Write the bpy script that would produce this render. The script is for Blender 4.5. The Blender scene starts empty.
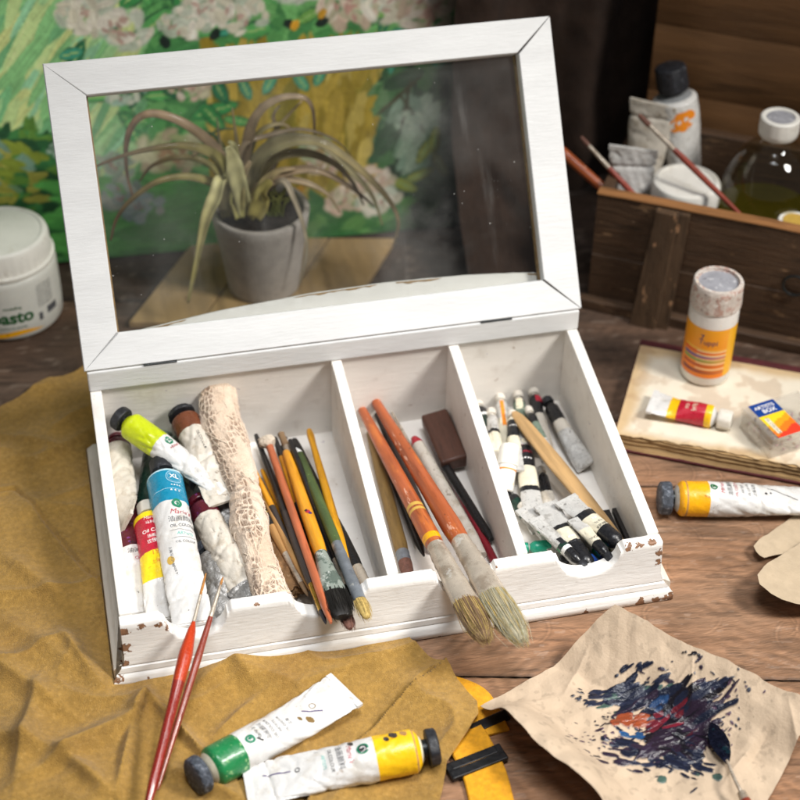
import bpy, math, random
import numpy as np
from mathutils import Vector, Matrix

# ------------------------------------------------------------------ basics
# All sizes below are in centimetres; meshes and locations are written in metres.
S = 0.01
SC = bpy.context.scene
COL = SC.collection
rng = random.Random(11)
R = math.radians

# camera of the photograph, recovered from the corners of the box
PITCH, ROLL, FPX = 0.6856, 0.0129, 1660.76
CAMP = np.array([0.7505, -82.0165, 91.0079])
YAW = -0.2291
FWD = np.array([-math.sin(YAW)*math.cos(PITCH), math.cos(YAW)*math.cos(PITCH), -math.sin(PITCH)])
RGT0 = np.array([math.cos(YAW), math.sin(YAW), 0.0]); UP0 = np.cross(RGT0, FWD)
RGT = RGT0*math.cos(ROLL)+UP0*math.sin(ROLL); UPV = -RGT0*math.sin(ROLL)+UP0*math.cos(ROLL)
def _ray(px, py): return FWD*FPX + RGT*(px-400) + UPV*(400-py)
def at(px, py, z=0.0):
    v = _ray(px, py); p = CAMP + v*((z-CAMP[2])/v[2]); return Vector(p)
def aty(px, py, y):
    v = _ray(px, py); p = CAMP + v*((y-CAMP[1])/v[1]); return Vector(p)

def lin(c):
    if isinstance(c, str):
        c = c.lstrip('#'); c = [int(c[i:i+2], 16)/255 for i in (0, 2, 4)]
        c = [x/12.92 if x <= .04045 else ((x+.055)/1.055)**2.4 for x in c]
    return (c[0], c[1], c[2], 1.0)

# ------------------------------------------------------------------ numpy noise
def _h(ix, iy, iz, s):
    n = (ix.astype(np.int64)*374761393 + iy.astype(np.int64)*668265263 + iz.astype(np.int64)*2147483647 + s*974711) & 0xffffffff
    n = ((n ^ (n >> 13))*1274126177) & 0xffffffff
    n = n ^ (n >> 16)
    return (n & 0xffff)/65535.0
def vn(x, y, z=0.0, s=0):
    x = np.asarray(x, float); y = np.asarray(y, float); z = np.asarray(z, float)
    x, y, z = np.broadcast_arrays(x, y, z)
    ix, iy, iz = np.floor(x), np.floor(y), np.floor(z)
    fx, fy, fz = x-ix, y-iy, z-iz
    fx, fy, fz = fx*fx*(3-2*fx), fy*fy*(3-2*fy), fz*fz*(3-2*fz)
    def H(a, b, c): return _h(ix+a, iy+b, iz+c, s)
    c00 = H(0,0,0)*(1-fx)+H(1,0,0)*fx; c10 = H(0,1,0)*(1-fx)+H(1,1,0)*fx
    c01 = H(0,0,1)*(1-fx)+H(1,0,1)*fx; c11 = H(0,1,1)*(1-fx)+H(1,1,1)*fx
    return ((c00*(1-fy)+c10*fy)*(1-fz) + (c01*(1-fy)+c11*fy)*fz)
def fbm(x, y, z=0.0, s=0, o=4):
    t = 0; a = .5; n = 0
    for k in range(o):
        t = t + a*vn(np.asarray(x)*2**k, np.asarray(y)*2**k, np.asarray(z)*2**k, s+k*17); n += a; a *= .5
    return t/n
def sst(a, b, x):
    t = np.clip((np.asarray(x, float)-a)/(b-a), 0, 1); return t*t*(3-2*t)

# ------------------------------------------------------------------ materials
MATS = {}
def mat(key, col, rough=.5, var=.12, sc=1.2, stretch=(1, 1, 1), bump=0.0, bsc=6.0, bstretch=(1, 1, 1),
        dirt=(), metal=0.0, coat=0.0, chips=None, attr=None, sheen=0.0, sss=0.0, rand=True, rvar=.1, spec=.5, trans=0, ior=1.45,
        fine=0.0, alpha=1.0):
    if key in MATS: return MATS[key]
    m = bpy.data.materials.new(key); m.use_nodes = True; MATS[key] = m
    nt = m.node_tree; N = nt.nodes; L = nt.links; N.clear()
    out = N.new('ShaderNodeOutputMaterial'); b = N.new('ShaderNodeBsdfPrincipled'); L.new(b.outputs[0], out.inputs[0])
    tc = N.new('ShaderNodeTexCoord'); vm = N.new('ShaderNodeVectorMath'); vm.operation = 'SCALE'; vm.inputs['Scale'].default_value = 100
    L.new(tc.outputs['Object'], vm.inputs[0]); raw = vm.outputs[0]; vec = raw
    if rand:
        oi = N.new('ShaderNodeObjectInfo'); mm = N.new('ShaderNodeMath'); mm.operation = 'MULTIPLY'; mm.inputs[1].default_value = 61.7
        L.new(oi.outputs['Random'], mm.inputs[0]); va = N.new('ShaderNodeVectorMath'); va.operation = 'ADD'
        L.new(raw, va.inputs[0]); L.new(mm.outputs[0], va.inputs[1]); vec = va.outputs[0]
    def noise(scale, st=(1, 1, 1), detail=4, rg=.55, v=None):
        mp = N.new('ShaderNodeMapping'); mp.inputs['Scale'].default_value = st; L.new(v or vec, mp.inputs[0])
        n = N.new('ShaderNodeTexNoise'); n.inputs['Scale'].default_value = scale; n.inputs['Detail'].default_value = detail
        n.inputs['Roughness'].default_value = rg; L.new(mp.outputs[0], n.inputs['Vector']); return n.outputs['Fac']
    def ramp(fac, a, bb, lo=0, hi=1):
        mr = N.new('ShaderNodeMapRange'); mr.interpolation_type = 'SMOOTHSTEP'
        for i, v in zip(('From Min', 'From Max', 'To Min', 'To Max'), (a, bb, lo, hi)): mr.inputs[i].default_value = v
        L.new(fac, mr.inputs['Value']); return mr.outputs[0]
    def mix(fac, a, bb, mode='MIX'):
        x = N.new('ShaderNodeMix'); x.data_type = 'RGBA'; x.blend_type = mode
        if isinstance(fac, float): x.inputs[0].default_value = fac
        else: L.new(fac, x.inputs[0])
        for i, v in ((6, a), (7, bb)):
            if isinstance(v, tuple): x.inputs[i].default_value = v
            else: L.new(v, x.inputs[i])
        return x.outputs[2]
    c = lin(col) if col else (1, 1, 1, 1)
    f = ramp(noise(sc, stretch), .25, .75)
    if attr:
        an = N.new('ShaderNodeAttribute'); an.attribute_name = attr
        sh = mix(f, (1-var, 1-var, 1-var, 1), (1, 1, 1, 1)); color = mix(1.0, an.outputs['Color'], sh, 'MULTIPLY')
    else:
        lo = tuple(x*(1-var) for x in c[:3])+(1,); hi = tuple(min(1, x*(1+var*.6)) for x in c[:3])+(1,)
        color = mix(f, lo, hi)
    if fine:
        ff = ramp(noise(sc*7, stretch, 3), .35, .7)
        color = mix(ff, mix(fine, color, (0, 0, 0, 1)), color)
    hgt = None
    for (dc, dsc, th, soft, strn, *st) in dirt:
        dm = ramp(noise(dsc, st[0] if st else (1, 1, 1), 6, .62), th, th+soft, 0, strn)
        color = mix(dm, color, lin(dc))
    if chips:
        pts, cc, csc, thr = chips
        acc = None
        for (p, r_) in pts:
            d = N.new('ShaderNodeVectorMath'); d.operation = 'DISTANCE'; L.new(raw, d.inputs[0]); d.inputs[1].default_value = p
            s_ = ramp(d.outputs['Value'], 0, r_, 1, 0)
            if acc is None: acc = s_
            else:
                a_ = N.new('ShaderNodeMath'); a_.operation = 'MAXIMUM'; L.new(acc, a_.inputs[0]); L.new(s_, a_.inputs[1]); acc = a_.outputs[0]
        nz = noise(csc, (1, 1, 1), 6, .6, raw)
        ad = N.new('ShaderNodeMath'); ad.operation = 'MULTIPLY_ADD'; L.new(acc, ad.inputs[0]); ad.inputs[1].default_value = .42; L.new(nz, ad.inputs[2])
        cm = ramp(ad.outputs[0], thr, thr+.02)
        edge = ramp(ad.outputs[0], thr-.035, thr)
        color = mix(edge, color, tuple(min(1, x*1.08) for x in c[:3])+(1,))
        ccn = mix(ramp(noise(3.0, (1, 1, 1), 4, .6, raw), .3, .7), tuple(x*.55 for x in lin(cc)[:3])+(1,), lin(cc))
        color = mix(cm, color, ccn)
        hgt = ramp(cm, 0, 1, 0, -1.0)
    if isinstance(color, tuple): b.inputs['Base Color'].default_value = color
    else: L.new(color, b.inputs['Base Color'])
    if attr and attr == 'Paint':
        L.new(ramp(an.outputs['Alpha'], 0, 1, .85, .22), b.inputs['Roughness'])
    elif rvar:
        L.new(ramp(noise(sc*2.3), .3, .7, max(0.03, rough-rvar), min(1, rough+rvar)), b.inputs['Roughness'])
    else: b.inputs['Roughness'].default_value = rough
    b.inputs['Metallic'].default_value = metal; b.inputs['Coat Weight'].default_value = coat
    b.inputs['Specular IOR Level'].default_value = spec
    b.inputs['Sheen Weight'].default_value = sheen; b.inputs['IOR'].default_value = ior
    if trans: b.inputs['Transmission Weight'].default_value = trans
    if alpha < 1: b.inputs['Alpha'].default_value = alpha
    if sss:
        b.inputs['Subsurface Weight'].default_value = sss; b.inputs['Subsurface Radius'].default_value = (.004, .003, .002); b.inputs['Subsurface Scale'].default_value = 1
    if bump or hgt:
        bn = N.new('ShaderNodeBump'); bn.inputs['Strength'].default_value = 1.0; bn.inputs['Distance'].default_value = max(bump, .0001)
        h = noise(bsc, bstretch, 6, .6)
        if hgt:
            a_ = N.new('ShaderNodeMath'); a_.operation = 'MULTIPLY_ADD'; L.new(hgt, a_.inputs[0]); a_.inputs[1].default_value = 1.6; L.new(h, a_.inputs[2]); h = a_.outputs[0]
        L.new(h, bn.inputs['Height']); L.new(bn.outputs[0], b.inputs['Normal'])
    return m

# ------------------------------------------------------------------ mesh builder
class MB:
    def __init__(s): s.v = []; s.f = []; s.m = []; s.col = None
    def add(s, v, f, m=0):
        o = len(s.v); s.v.extend([tuple(map(float, p)) for p in v])
        s.f.extend([tuple(i+o for i in q) for q in f])
        s.m.extend(m if isinstance(m, list) else [m]*len(f)); return s
    def box(s, lo, hi, m=0, mx=None):
        x0, y0, z0 = lo; x1, y1, z1 = hi
        v = [(x0,y0,z0),(x1,y0,z0),(x1,y1,z0),(x0,y1,z0),(x0,y0,z1),(x1,y0,z1),(x1,y1,z1),(x0,y1,z1)]
        if mx: v = [tuple(mx @ Vector(p)) for p in v]
        return s.add(v, [(0,3,2,1),(4,5,6,7),(0,1,5,4),(1,2,6,5),(2,3,7,6),(3,0,4,7)], m)
    def prism(s, poly, axis_pts, m=0):       # poly: list of 3D points; axis_pts: offset vector
        n = len(poly); o = Vector(axis_pts)
        v = [Vector(p) for p in poly]+[Vector(p)+o for p in poly]
        f = [tuple(range(n))[::-1], tuple(range(n, 2*n))]+[(i, (i+1) % n, n+(i+1) % n, n+i) for i in range(n)]
        return s.add(v, f, m)
    def grid(s, P, m=0, cu=False, cv=False, fm=None):      # P (nu,nv,3)
        P = np.asarray(P); nu, nv = P.shape[:2]; f = []; mm = []
        for i in range(nu if cu else nu-1):
            for j in range(nv if cv else nv-1):
                a = i*nv+j; b_ = i*nv+(j+1) % nv; c = ((i+1) % nu)*nv+(j+1) % nv; d = ((i+1) % nu)*nv+j
                f.append((a, d, c, b_)); mm.append(fm(i, j) if fm else m)
        return s.add(P.reshape(-1, 3), f, mm)
    def loft(s, rings, m=0, cap0=True, cap1=True, fm=None):
        P = np.asarray(rings, float); o = len(s.v); s.grid(P, m, cv=True, fm=(lambda i, j: fm(i)) if fm else None)
        nu, nv = P.shape[:2]
        if cap0: s.f.append(tuple(o+j for j in range(nv))); s.m.append(fm(0) if fm else m)
        if cap1: s.f.append(tuple(o+(nu-1)*nv+j for j in range(nv))[::-1]); s.m.append(fm(nu-2) if fm else m)
        return s
    def lathe(s, prof, n=32, m=0, axis='z', c=(0, 0, 0), cap0=True, cap1=True, fl=None, ridge=None, fm=None):
        # prof: (t, r) along the axis
        rings = []
        for i, (t, r) in enumerate(prof):
            ring = []
            for k in range(n):
                a = 2*math.pi*k/n; rr = r
                if ridge and ridge[0] <= t <= ridge[1]: rr = r*(1+ridge[3]*(1 if (k*ridge[2]//n) % 2 else -1)) if ridge[2]*2 <= n else r*(1+ridge[3]*math.cos(a*ridge[2]))
                ca, sa = rr*math.cos(a), rr*math.sin(a)
                if fl: ca *= fl(t)[0]; sa *= fl(t)[1]
                ring.append((c[0]+ca, c[1]+sa, c[2]+t) if axis == 'z' else (c[0]+t, c[1]+ca, c[2]+sa))
            rings.append(ring if axis == 'z' else ring[::1])
        return s.loft(rings, m, cap0, cap1, fm)
    def tube(s, pts, rad, n=8, m=0):
        pts = [Vector(p) for p in pts]; rings = []
        up = Vector((0.13, 0.21, 1)).normalized()
        for i, p in enumerate(pts):
            d = (pts[min(i+1, len(pts)-1)]-pts[max(i-1, 0)]).normalized()
            a = d.cross(up); a = a.normalized() if a.length > 1e-4 else Vector((1, 0, 0)); b_ = d.cross(a)
            r = rad[i] if isinstance(rad, (list, tuple)) else rad
            rings.append([p+a*r*math.cos(2*math.pi*k/n)+b_*r*math.sin(2*math.pi*k/n) for k in range(n)])
        return s.loft(rings, m)
    def build(s, name, mats, parent=None, smooth=True, bevel=0, ang=38, origin=None, attr=None):
        me = bpy.data.meshes.new(name)
        o = Vector(origin) if origin is not None else Vector((0, 0, 0))
        me.from_pydata([((p[0]-o[0])*S, (p[1]-o[1])*S, (p[2]-o[2])*S) for p in s.v], [], s.f)
        mats = mats if isinstance(mats, (list, tuple)) else [mats]
        for m in mats: me.materials.append(MATS[m] if isinstance(m, str) else m)
        me.polygons.foreach_set('material_index', s.m)
        me.update()
        import bmesh
        bm = bmesh.new(); bm.from_mesh(me); bmesh.ops.recalc_face_normals(bm, faces=bm.faces[:]); bm.to_mesh(me); bm.free()
        if smooth:
            me.polygons.foreach_set('use_smooth', [True]*len(me.polygons)); me.set_sharp_from_angle(angle=R(ang))
        if attr is not None:
            at_, vals = attr; ca = me.color_attributes.new(at_, 'FLOAT_COLOR', 'POINT'); ca.data.foreach_set('color', np.asarray(vals, np.float32).ravel())
        ob = bpy.data.objects.new(name, me); COL.objects.link(ob); ob.location = o*S
        if parent: ob.parent = parent
        if bevel:
            bv = ob.modifiers.new('bevel', 'BEVEL'); bv.width = bevel*S; bv.segments = 2; bv.limit_method = 'ANGLE'; bv.angle_limit = R(40)
        return ob

def tag(o, label=None, cat=None, group=None, kind=None):
    if label: o['label'] = label
    if cat: o['category'] = cat
    if group: o['group'] = group
    if kind: o['kind'] = kind
    return o
def thing(name, label, cat, loc=(0, 0, 0), mx=None, group=None):
    o = bpy.data.objects.new(name, None); COL.objects.link(o); o.empty_display_size = .01
    if mx is not None:
        m = mx.copy(); m.translation = m.translation*S; o.matrix_world = m
    else: o.location = Vector(loc)*S
    return tag(o, label, cat, group)
def frame_x(A, B, roll=0.0, up=(0, 0, 1)):
    A = Vector(A); B = Vector(B); x = (B-A).normalized(); y = Vector(up).cross(x)
    y = y.normalized() if y.length > 1e-3 else Vector((0, 1, 0)); z = x.cross(y)
    m = Matrix((x, y, z)).transposed().to_4x4() @ Matrix.Rotation(R(roll), 4, 'X'); m.translation = A
    return m, (B-A).length

# ------------------------------------------------------------------ lettering
_TX = {}
def text_uv(body, size=1.0, shear=0.0, bold=0.0, sx=1.0):
    k = (body, shear, bold)
    if k not in _TX:
        c = bpy.data.curves.new('lettering', 'FONT'); c.body = body; c.resolution_u = 3; c.align_x = 'CENTER'; c.align_y = 'CENTER'; c.shear = shear; c.offset = bold
        c.fill_mode = 'BOTH'
        o = bpy.data.objects.new('lettering', c); COL.objects.link(o)
        dg = bpy.context.evaluated_depsgraph_get(); ev = o.evaluated_get(dg); m = ev.to_mesh()
        _TX[k] = ([(v.co.x, v.co.y) for v in m.vertices], [tuple(p.vertices) for p in m.polygons])
        ev.to_mesh_clear(); bpy.data.objects.remove(o); bpy.data.curves.remove(c)
    v, f = _TX[k]; return [(x*size*sx, y*size) for x, y in v], f
def ring_uv(r0, r1, n=28):
    v = []; f = []
    for i in range(n):
        a = 2*math.pi*i/n; v += [(r0*math.cos(a), r0*math.sin(a)), (r1*math.cos(a), r1*math.sin(a))]
        j = (i+1) % n; f.append((2*i, 2*i+1, 2*j+1, 2*j))
    return v, f
def rect_uv(w, h, nu=6, nv=2):
    v = [(-w/2+w*i/nu, -h/2+h*j/nv) for i in range(nu+1) for j in range(nv+1)]
    f = [(i*(nv+1)+j, (i+1)*(nv+1)+j, (i+1)*(nv+1)+j+1, i*(nv+1)+j+1) for i in range(nu) for j in range(nv)]
    return v, f
def blot_uv(r):
    rr = random.Random(5); n = 22; ra = [r*(.55+.9*float(fbm(2*math.cos(6.283*i/22), 2*math.sin(6.283*i/22), 0, 5)))*(1.25 if i % 11 < 4 else 1) for i in range(n)]; v = [(0, 0)]; f = []
    for k in (.5, 1): v += [(k*ra[i]*math.cos(2*math.pi*i/n), k*ra[i]*math.sin(2*math.pi*i/n)) for i in range(n)]
    for i in range(n): j = (i+1) % n; f += [(0, 1+i, 1+j), (1+i, 1+n+i, 1+n+j, 1+j)]
    return v, f
def emblem_uv():           # horse-head-like mark inside a ring
    v, f = ring_uv(.20, .30); o = len(v)
    v += [(-.02,-.2),(.17,-.12),(.16,.04),(.02,.16),(-.05,.1),(-.12,.0),(.0,.0),(-.05,-.08)]
    f.append(tuple(o+i for i in range(8))); return v, f
def xform(v, rot=0, ou=0, ov=0, s=1):
    c, n = math.cos(R(rot)), math.sin(R(rot)); return [((x*c-y*n)*s+ou, (x*n+y*c)*s+ov) for x, y in v]

# ------------------------------------------------------------------ material library
chip_pts = []
def chip(px, py, y, r): p = aty(px, py, y); chip_pts.append(((p.x-20, p.y-11, p.z), r))
for a in ((123, 632, -.1, 1.0), (125, 648, -.25, 1.0), (140, 626, -.02, .8), (158, 624, 0, .8), (120, 680, -1.2, .9), (150, 682, -1.2, 1.0), (168, 625, 0, .9), (185, 676, -1.2, .8),
          (222, 603, 0, 1.2), (214, 612, 0, .9), (255, 603, 0, .7), (300, 590, 0, .6), (498, 564, 0, .7), (629, 548, 0, .8), (640, 545, 0, .85), (652, 543, 0, .85),
          (659, 552, -.1, .8), (659, 562, -.3, .6), (640, 602, -1.2, .9), (655, 600, -1.2, .9), (668, 597, -1.2, 1.0), (610, 560, 0, .7), (240, 600, 0, .5), (440, 570, 0, .5), (200, 673, -1.2, .5), (260, 664, -1.2, .6), (330, 653, -1.2, .4), (390, 644, -1.2, .6), (470, 632, -1.2, .5), (520, 624, -1.2, .5), (585, 613, -1.2, .6), (350, 584, 0, .5), (375, 581, 0, .5), (410, 575, 0, .6), (505, 561, 0, .5), (545, 557, 0, .55), (240, 602, 0, .5), (270, 598, 0, .5), (175, 626, 0, .6), (602, 566, 0, .5), (440, 638, -1.2, .5), (220, 671, -1.2, .6), (520, 558, 0, .5), (124, 662, -.5, .7)):
    chip(*a)
WHITE = dict(rough=.5, var=.05, sc=.6, stretch=(.25, 1, 1), bump=.00035, bsc=2.2, bstretch=(.35, 2.2, 2.2), rvar=.12, rand=False)
mat('white_paint', '#ece9e4', chips=(chip_pts, '#9c7458', 2.6, .78), dirt=(('#b3a797', .7, .5, .3, .3), ('#8f8272', 2.4, .64, .1, .3, (.4, 1, 1)), ('#4a3c30', 5.0, .735, .03, .85)), **WHITE)
mat('white_paint_inner', '#eae5de', dirt=(('#a08c78', .5, .52, .3, .35), ('#7d6a8a', 1.4, .69, .03, .5), ('#8a6a48', 1.1, .67, .05, .5), ('#5a4636', 5.0, .74, .03, .7)), **WHITE)
mat('white_paint_side', '#d9cfc1', dirt=(('#a3927c', 1.4, .5, .3, .45, (1, .25, 1)),), **{**WHITE, 'stretch': (1, .25, 1), 'bstretch': (2.2, .35, 2.2)})
mat('lid_paint', '#dfdfde', dirt=(('#b9b3ac', 1.6, .62, .25, .3), ('#2f2a26', 4.5, .755, .02, .8, (.6, 1, 1))), **WHITE)
mat('bare_wood_edge', '#85683f', rough=.6, var=.3, sc=2)
mat('joint_dark', '#2c2723', rough=.9)
mat('metal_dark', '#3a3c3c', rough=.4, metal=.8)
mat('suede', '#b18a46', rough=.95, var=.14, sc=.35, bump=.0012, bsc=11, sheen=.15, dirt=(('#8a5f2a', .12, .52, .25, .35), ('#cfa968', 4.5, .56, .12, .35), ('#6a4a20', 3.2, .6, .12, .45)), fine=.22, rand=False, spec=.1)
mat('suede_edge', '#c9a266', rough=.95, var=.2, sc=2, rand=False)
mat('webbing', '#dc9a18', rough=.8, var=.2, sc=2.2, bump=.0006, bsc=9, rand=False, dirt=(('#a86a10', 1.2, .55, .25, .4),))
mat('black_plastic', '#151517', rough=.4, var=.3)
mat('cap_black', '#24252a', rough=.5, var=.4, sc=3, dirt=(('#7c7f86', 3.0, .6, .1, .5), ('#5a4a3a', 2.0, .66, .1, .4)), bump=.0003, bsc=8)
mat('cap_grey', '#474d57', rough=.6, var=.5, sc=3, dirt=(('#8b9099', 3.0, .55, .1, .7), ('#141518', 3.4, .6, .1, .8)), bump=.0008, bsc=6)
mat('cap_white', '#d9d2c6', rough=.5, var=.08, sc=2, dirt=(('#9b8870', 2.0, .58, .2, .5), ('#3a2c22', 4.0, .72, .04, .7)))
mat('tube_white', '#d6d4d0', rough=.26, coat=.2, var=.06, sc=1.0, bump=.0008, bsc=1.6, dirt=(('#a59c8e', 1.3, .52, .2, .45), ('#6e5d49', 2.2, .62, .08, .6), ('#1f1b1a', 3.5, .71, .025, .9)))
mat('tube_clean', '#d8d6d3', rough=.24, coat=.25, var=.06, sc=1.0, bump=.0008, bsc=1.3, dirt=(('#b3a794', .6, .52, .2, .5), ('#8f6f48', .9, .66, .05, .55), ('#4b4a52', 1.1, .68, .04, .6, (.5, 1.6, 1)), ('#2b2520', 2.2, .70, .02, .9)))
mat('tube_dirty', '#cfc7ba', rough=.32, var=.1, sc=1.0, bump=.0006, bsc=2, dirt=(('#a8977e', .9, .5, .2, .6), ('#6a553d', 1.1, .62, .06, .6), ('#191513', 2.6, .71, .03, .85)))
mat('tube_small', '#c9c7c3', rough=.34, metal=.25, var=.12, sc=1.5, bump=.0005, bsc=2.2, dirt=(('#8f8a83', 1.2, .52, .15, .6), ('#4a453f', 1.8, .62, .05, .6), ('#1d1a19', 2.4, .68, .03, .85)))
mat('tube_silver', '#a9a7a4', rough=.34, var=.2, sc=1.2, metal=.55, bump=.0015, bsc=1.8, dirt=(('#6e675f', 1.4, .5, .15, .6), ('#231f1d', 2.6, .66, .05, .8)))
def paint(key, c, d='#40372c', th=.66, **k): mat(key, c, rough=.32, var=.1, sc=1.5, coat=.15, bump=.0006, bsc=1.6, dirt=((d, 2.6, th, .05, .75),), **k)
paint('band_lime', '#c2cf14', '#5d640c'); paint('band_green', '#1f7a45', '#9fc98a', .6); paint('band_yellow', '#f0bd17', '#6a4a10', .63); paint('band_ochre', '#eda913', '#8a5c14', .62)
paint('band_blue', '#1384a6', '#0c5a78', .7); paint('band_red', '#b61f34', '#7a1424', .7); paint('band_lemon', '#efd11b', '#c39412', .66); paint('band_maroon', '#55131f', '#7b3a86', .62)
paint('band_brown', '#6e3d26', '#2a1812', .6); paint('band_darkgreen', '#17342a', '#0b1713', .6); paint('band_greygreen', '#6f7f70', '#3a4a40', .6); paint('band_black', '#1b1b1e', '#57544f', .68)
paint('band_grey', '#8d8f90', '#343434', .64)
paint('band_teal', '#129374', '#0a4a3a', .7); paint('band_cream', '#d9d1bb', '#6d604b', .68)
for k_, c_ in (('ink_green', '#1d7d5c'), ('ink_red', '#b0263a'), ('ink_grey', '#55565a'), ('ink_white', '#f2f0ec'), ('ink_dark', '#1d1d22'), ('ink_blue', '#2450a8'), ('ink_orange', '#e98a1d'),
               ('ink_gold', '#c7a24a'), ('ink_purple', '#3a2168'), ('ink_teal', '#5fb9b0'), ('ink_lightblue', '#bfe2ee'), ('ink_deepgreen', '#1f5a2c'), ('ink_pale', '#e8dfc4')):
    mat(k_, c_, rough=.5, var=.12, sc=4, rvar=0)
def wood(key, c, d, stretch=(.12, 1, 1), sc=3, rough=.5, coat=.0, bump=.0003, **k):
    mat(key, c, rough=rough, var=.25, sc=sc, stretch=stretch, bump=bump, bsc=sc*2, bstretch=stretch, coat=coat, dirt=((d, sc*.8, .56, .12, .6, stretch),)+k.pop('more', ()), **k)
wood('handle_copper', '#a8562e', '#6e3018', rough=.38, coat=.25, sc=2.2, more=(('#dcae96', 1.6, .63, .04, .8, (.3, 1, 1)), ('#40241a', 1.8, .66, .03, .75, (.5, 1, 1)), ('#c9722f', .5, .55, .1, .6, (.3, 1, 1))))
wood('handle_terracotta', '#b5633f', '#8a4026', rough=.4, coat=.2); wood('handle_ochre', '#d9941f', '#a86a12', rough=.4, coat=.2, more=(('#5a3a14', 4, .72, .03, .8),))
wood('handle_yellow', '#dd9b16', '#a8700e', rough=.4, coat=.2, more=(('#3a2410', 3, .7, .03, .9),)); wood('handle_tan', '#b08450', '#75522c')
wood('handle_green', '#4a5b33', '#2c3a20', rough=.45, more=(('#8fae55', 2, .66, .05, .7), ('#c9c9b8', 3, .72, .03, .6)))
wood('handle_black', '#1c1b1c', '#0c0c0d', rough=.35, coat=.2, more=(('#77706a', 4, .74, .03, .5),)); wood('handle_olive', '#7d6336', '#4c3c20', rough=.5)
wood('handle_dark', '#3d3532', '#221d1b'); wood('handle_red', '#7c1422', '#4a0b14', rough=.4, coat=.2); wood('handle_orange', '#b93c1a', '#8c260f', rough=.22, coat=.6)
wood('handle_crimson', '#8f261b', '#5a130e', rough=.22, coat=.6); wood('handle_mahogany', '#8c3b2a', '#5c2218', rough=.3, coat=.4)
wood('block_walnut', '#54362a', '#2e1d16', sc=2.5); wood('knife_wood', '#b39062', '#94703f', sc=2, bump=.0001)
mat('ferrule', '#c6b9a8', rough=.3, metal=.45, var=.12, sc=.8, dirt=(('#8d7a66', .45, .52, .12, .6), ('#e8e4dc', .6, .62, .05, .6), ('#4a3c30', .8, .69, .04, .6)), bump=.0001, bsc=1.2)
mat('ferrule_green', '#a3aca2', rough=.35, metal=.4, var=.1, sc=1, dirt=(('#5d6c62', .7, .5, .04, .85), ('#d8dcd4', .9, .6, .04, .8)))
mat('ferrule_gold', '#b8923e', rough=.3, metal=.85, var=.2); mat('ferrule_grey', '#7d8288', rough=.5, metal=.4, var=.2, dirt=(('#c9c7bd', .9, .58, .05, .6), ('#5b5f6a', .8, .55, .1, .6)))
mat('hair_brown', '#8a6f52', rough=.75, var=.35, sc=4, stretch=(.1, 1, 1)); mat('hair_cream', '#b9b196', rough=.75, var=.3, sc=4, stretch=(.1, 1, 1), dirt=(('#7d8a6a', 2, .55, .1, .5),))
mat('hair_dark', '#1b1815', rough=.5, var=.4, sc=4, dirt=(('#5d5648', 3, .66, .05, .6),)); mat('hair_rust', '#6e4a3e', rough=.7, var=.3, sc=4); mat('hair_sand', '#c2a763', rough=.8, var=.3, sc=4)
mat('hair_tawny', '#b07430', rough=.6, var=.3, sc=4); mat('hair_black', '#26242a', rough=.5, var=.3, sc=4)
mat('lace', '#e0c4a4', rough=.9, attr='Col', var=.12, sc=3, sheen=.3, rand=False, bump=.0006, bsc=7)
mat('kraft_crumple', '#96714c', rough=.9, var=.3, sc=1.6, bump=.002, bsc=3, dirt=(('#5d4028', 1.2, .56, .12, .6), ('#c4a27a', 2.4, .64, .05, .5)))
mat('brown_paper', '#c9b294', rough=.85, attr='Paint', var=.09, sc=.9, bump=.0004, bsc=5, rand=False)
mat('scrap_paper', '#b7a48a', rough=.9, var=.1, sc=.8, bump=.0005, bsc=5, dirt=(('#a58d6c', 3.5, .62, .1, .35), ('#8a7458', 1.0, .6, .2, .25)))
mat('table_wood', '#8a5c40', rough=.62, attr='Col', var=.16, sc=1.4, stretch=(.12, 1.4, 1), bump=.0007, bsc=2.6, bstretch=(.2, 2.2, 1), rand=False, fine=.28, dirt=(('#3b2418', 1.8, .64, .06, .55, (.1, 1.6, 1)),), spec=.35)
mat('canvas_paint', '#4f8a4a', rough=.5, attr='Col', var=.06, sc=1, bump=.001, bsc=1.5, bstretch=(1, 1, 1), rand=False)
mat('canvas_edge', '#2f4a30', rough=.9)
mat('curtain_cloth', '#33241b', rough=.95, var=.25, sc=.6, bump=.0012, bsc=5, sheen=.0, rand=False)
wood('crate_wood', '#4e3928', '#22170f', sc=1.2, stretch=(.14, 1, 1), rough=.6, bump=.0014, rand=False, more=(('#a07e5c', 1.1, .6, .08, .5, (.3, 1, 1)), ('#c9a688', 2.6, .71, .03, .6, (.5, 1, 1)), ('#1c120c', 2.0, .66, .05, .7, (.2, 1, 1))))
wood('crate_rim', '#9a6a3e', '#4a2f1a', sc=1.6, rough=.7, rand=False); wood('post_wood', '#54402e', '#1a110a', sc=1.4, rough=.6, stretch=(1, 1, .14), rand=False, bump=.001, more=(('#b58a66', 1.2, .62, .04, .8, (1, 1, .35)),))
wood('board_wood', '#6e4d2e', '#38240f', sc=.7, stretch=(.12, 1, 1), rough=.6, rand=False, bump=.0008, more=(('#a3815a', 2, .72, .05, .4),))
wood('block_wood', '#a0845a', '#77603e', sc=.7, stretch=(1, .12, 1), rough=.7, rand=False, more=(('#5d4226', 1.1, .62, .06, .6),))
mat('concrete', '#b3aba5', rough=.85, var=.16, sc=.8, bump=.0007, bsc=5, dirt=(('#b5adaa', 1.1, .55, .2, .5), ('#5f5650', .8, .6, .2, .5), ('#453d38', 6, .72, .04, .6)), rand=False)
mat('soil', '#2a1f17', rough=1, var=.5, sc=4, bump=.004, bsc=5)
mat('leaf', '#8f8a52', rough=.5, attr='Col', var=.18, sc=1.2, stretch=(1, 1, .6), rand=False, coat=.1)
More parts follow.
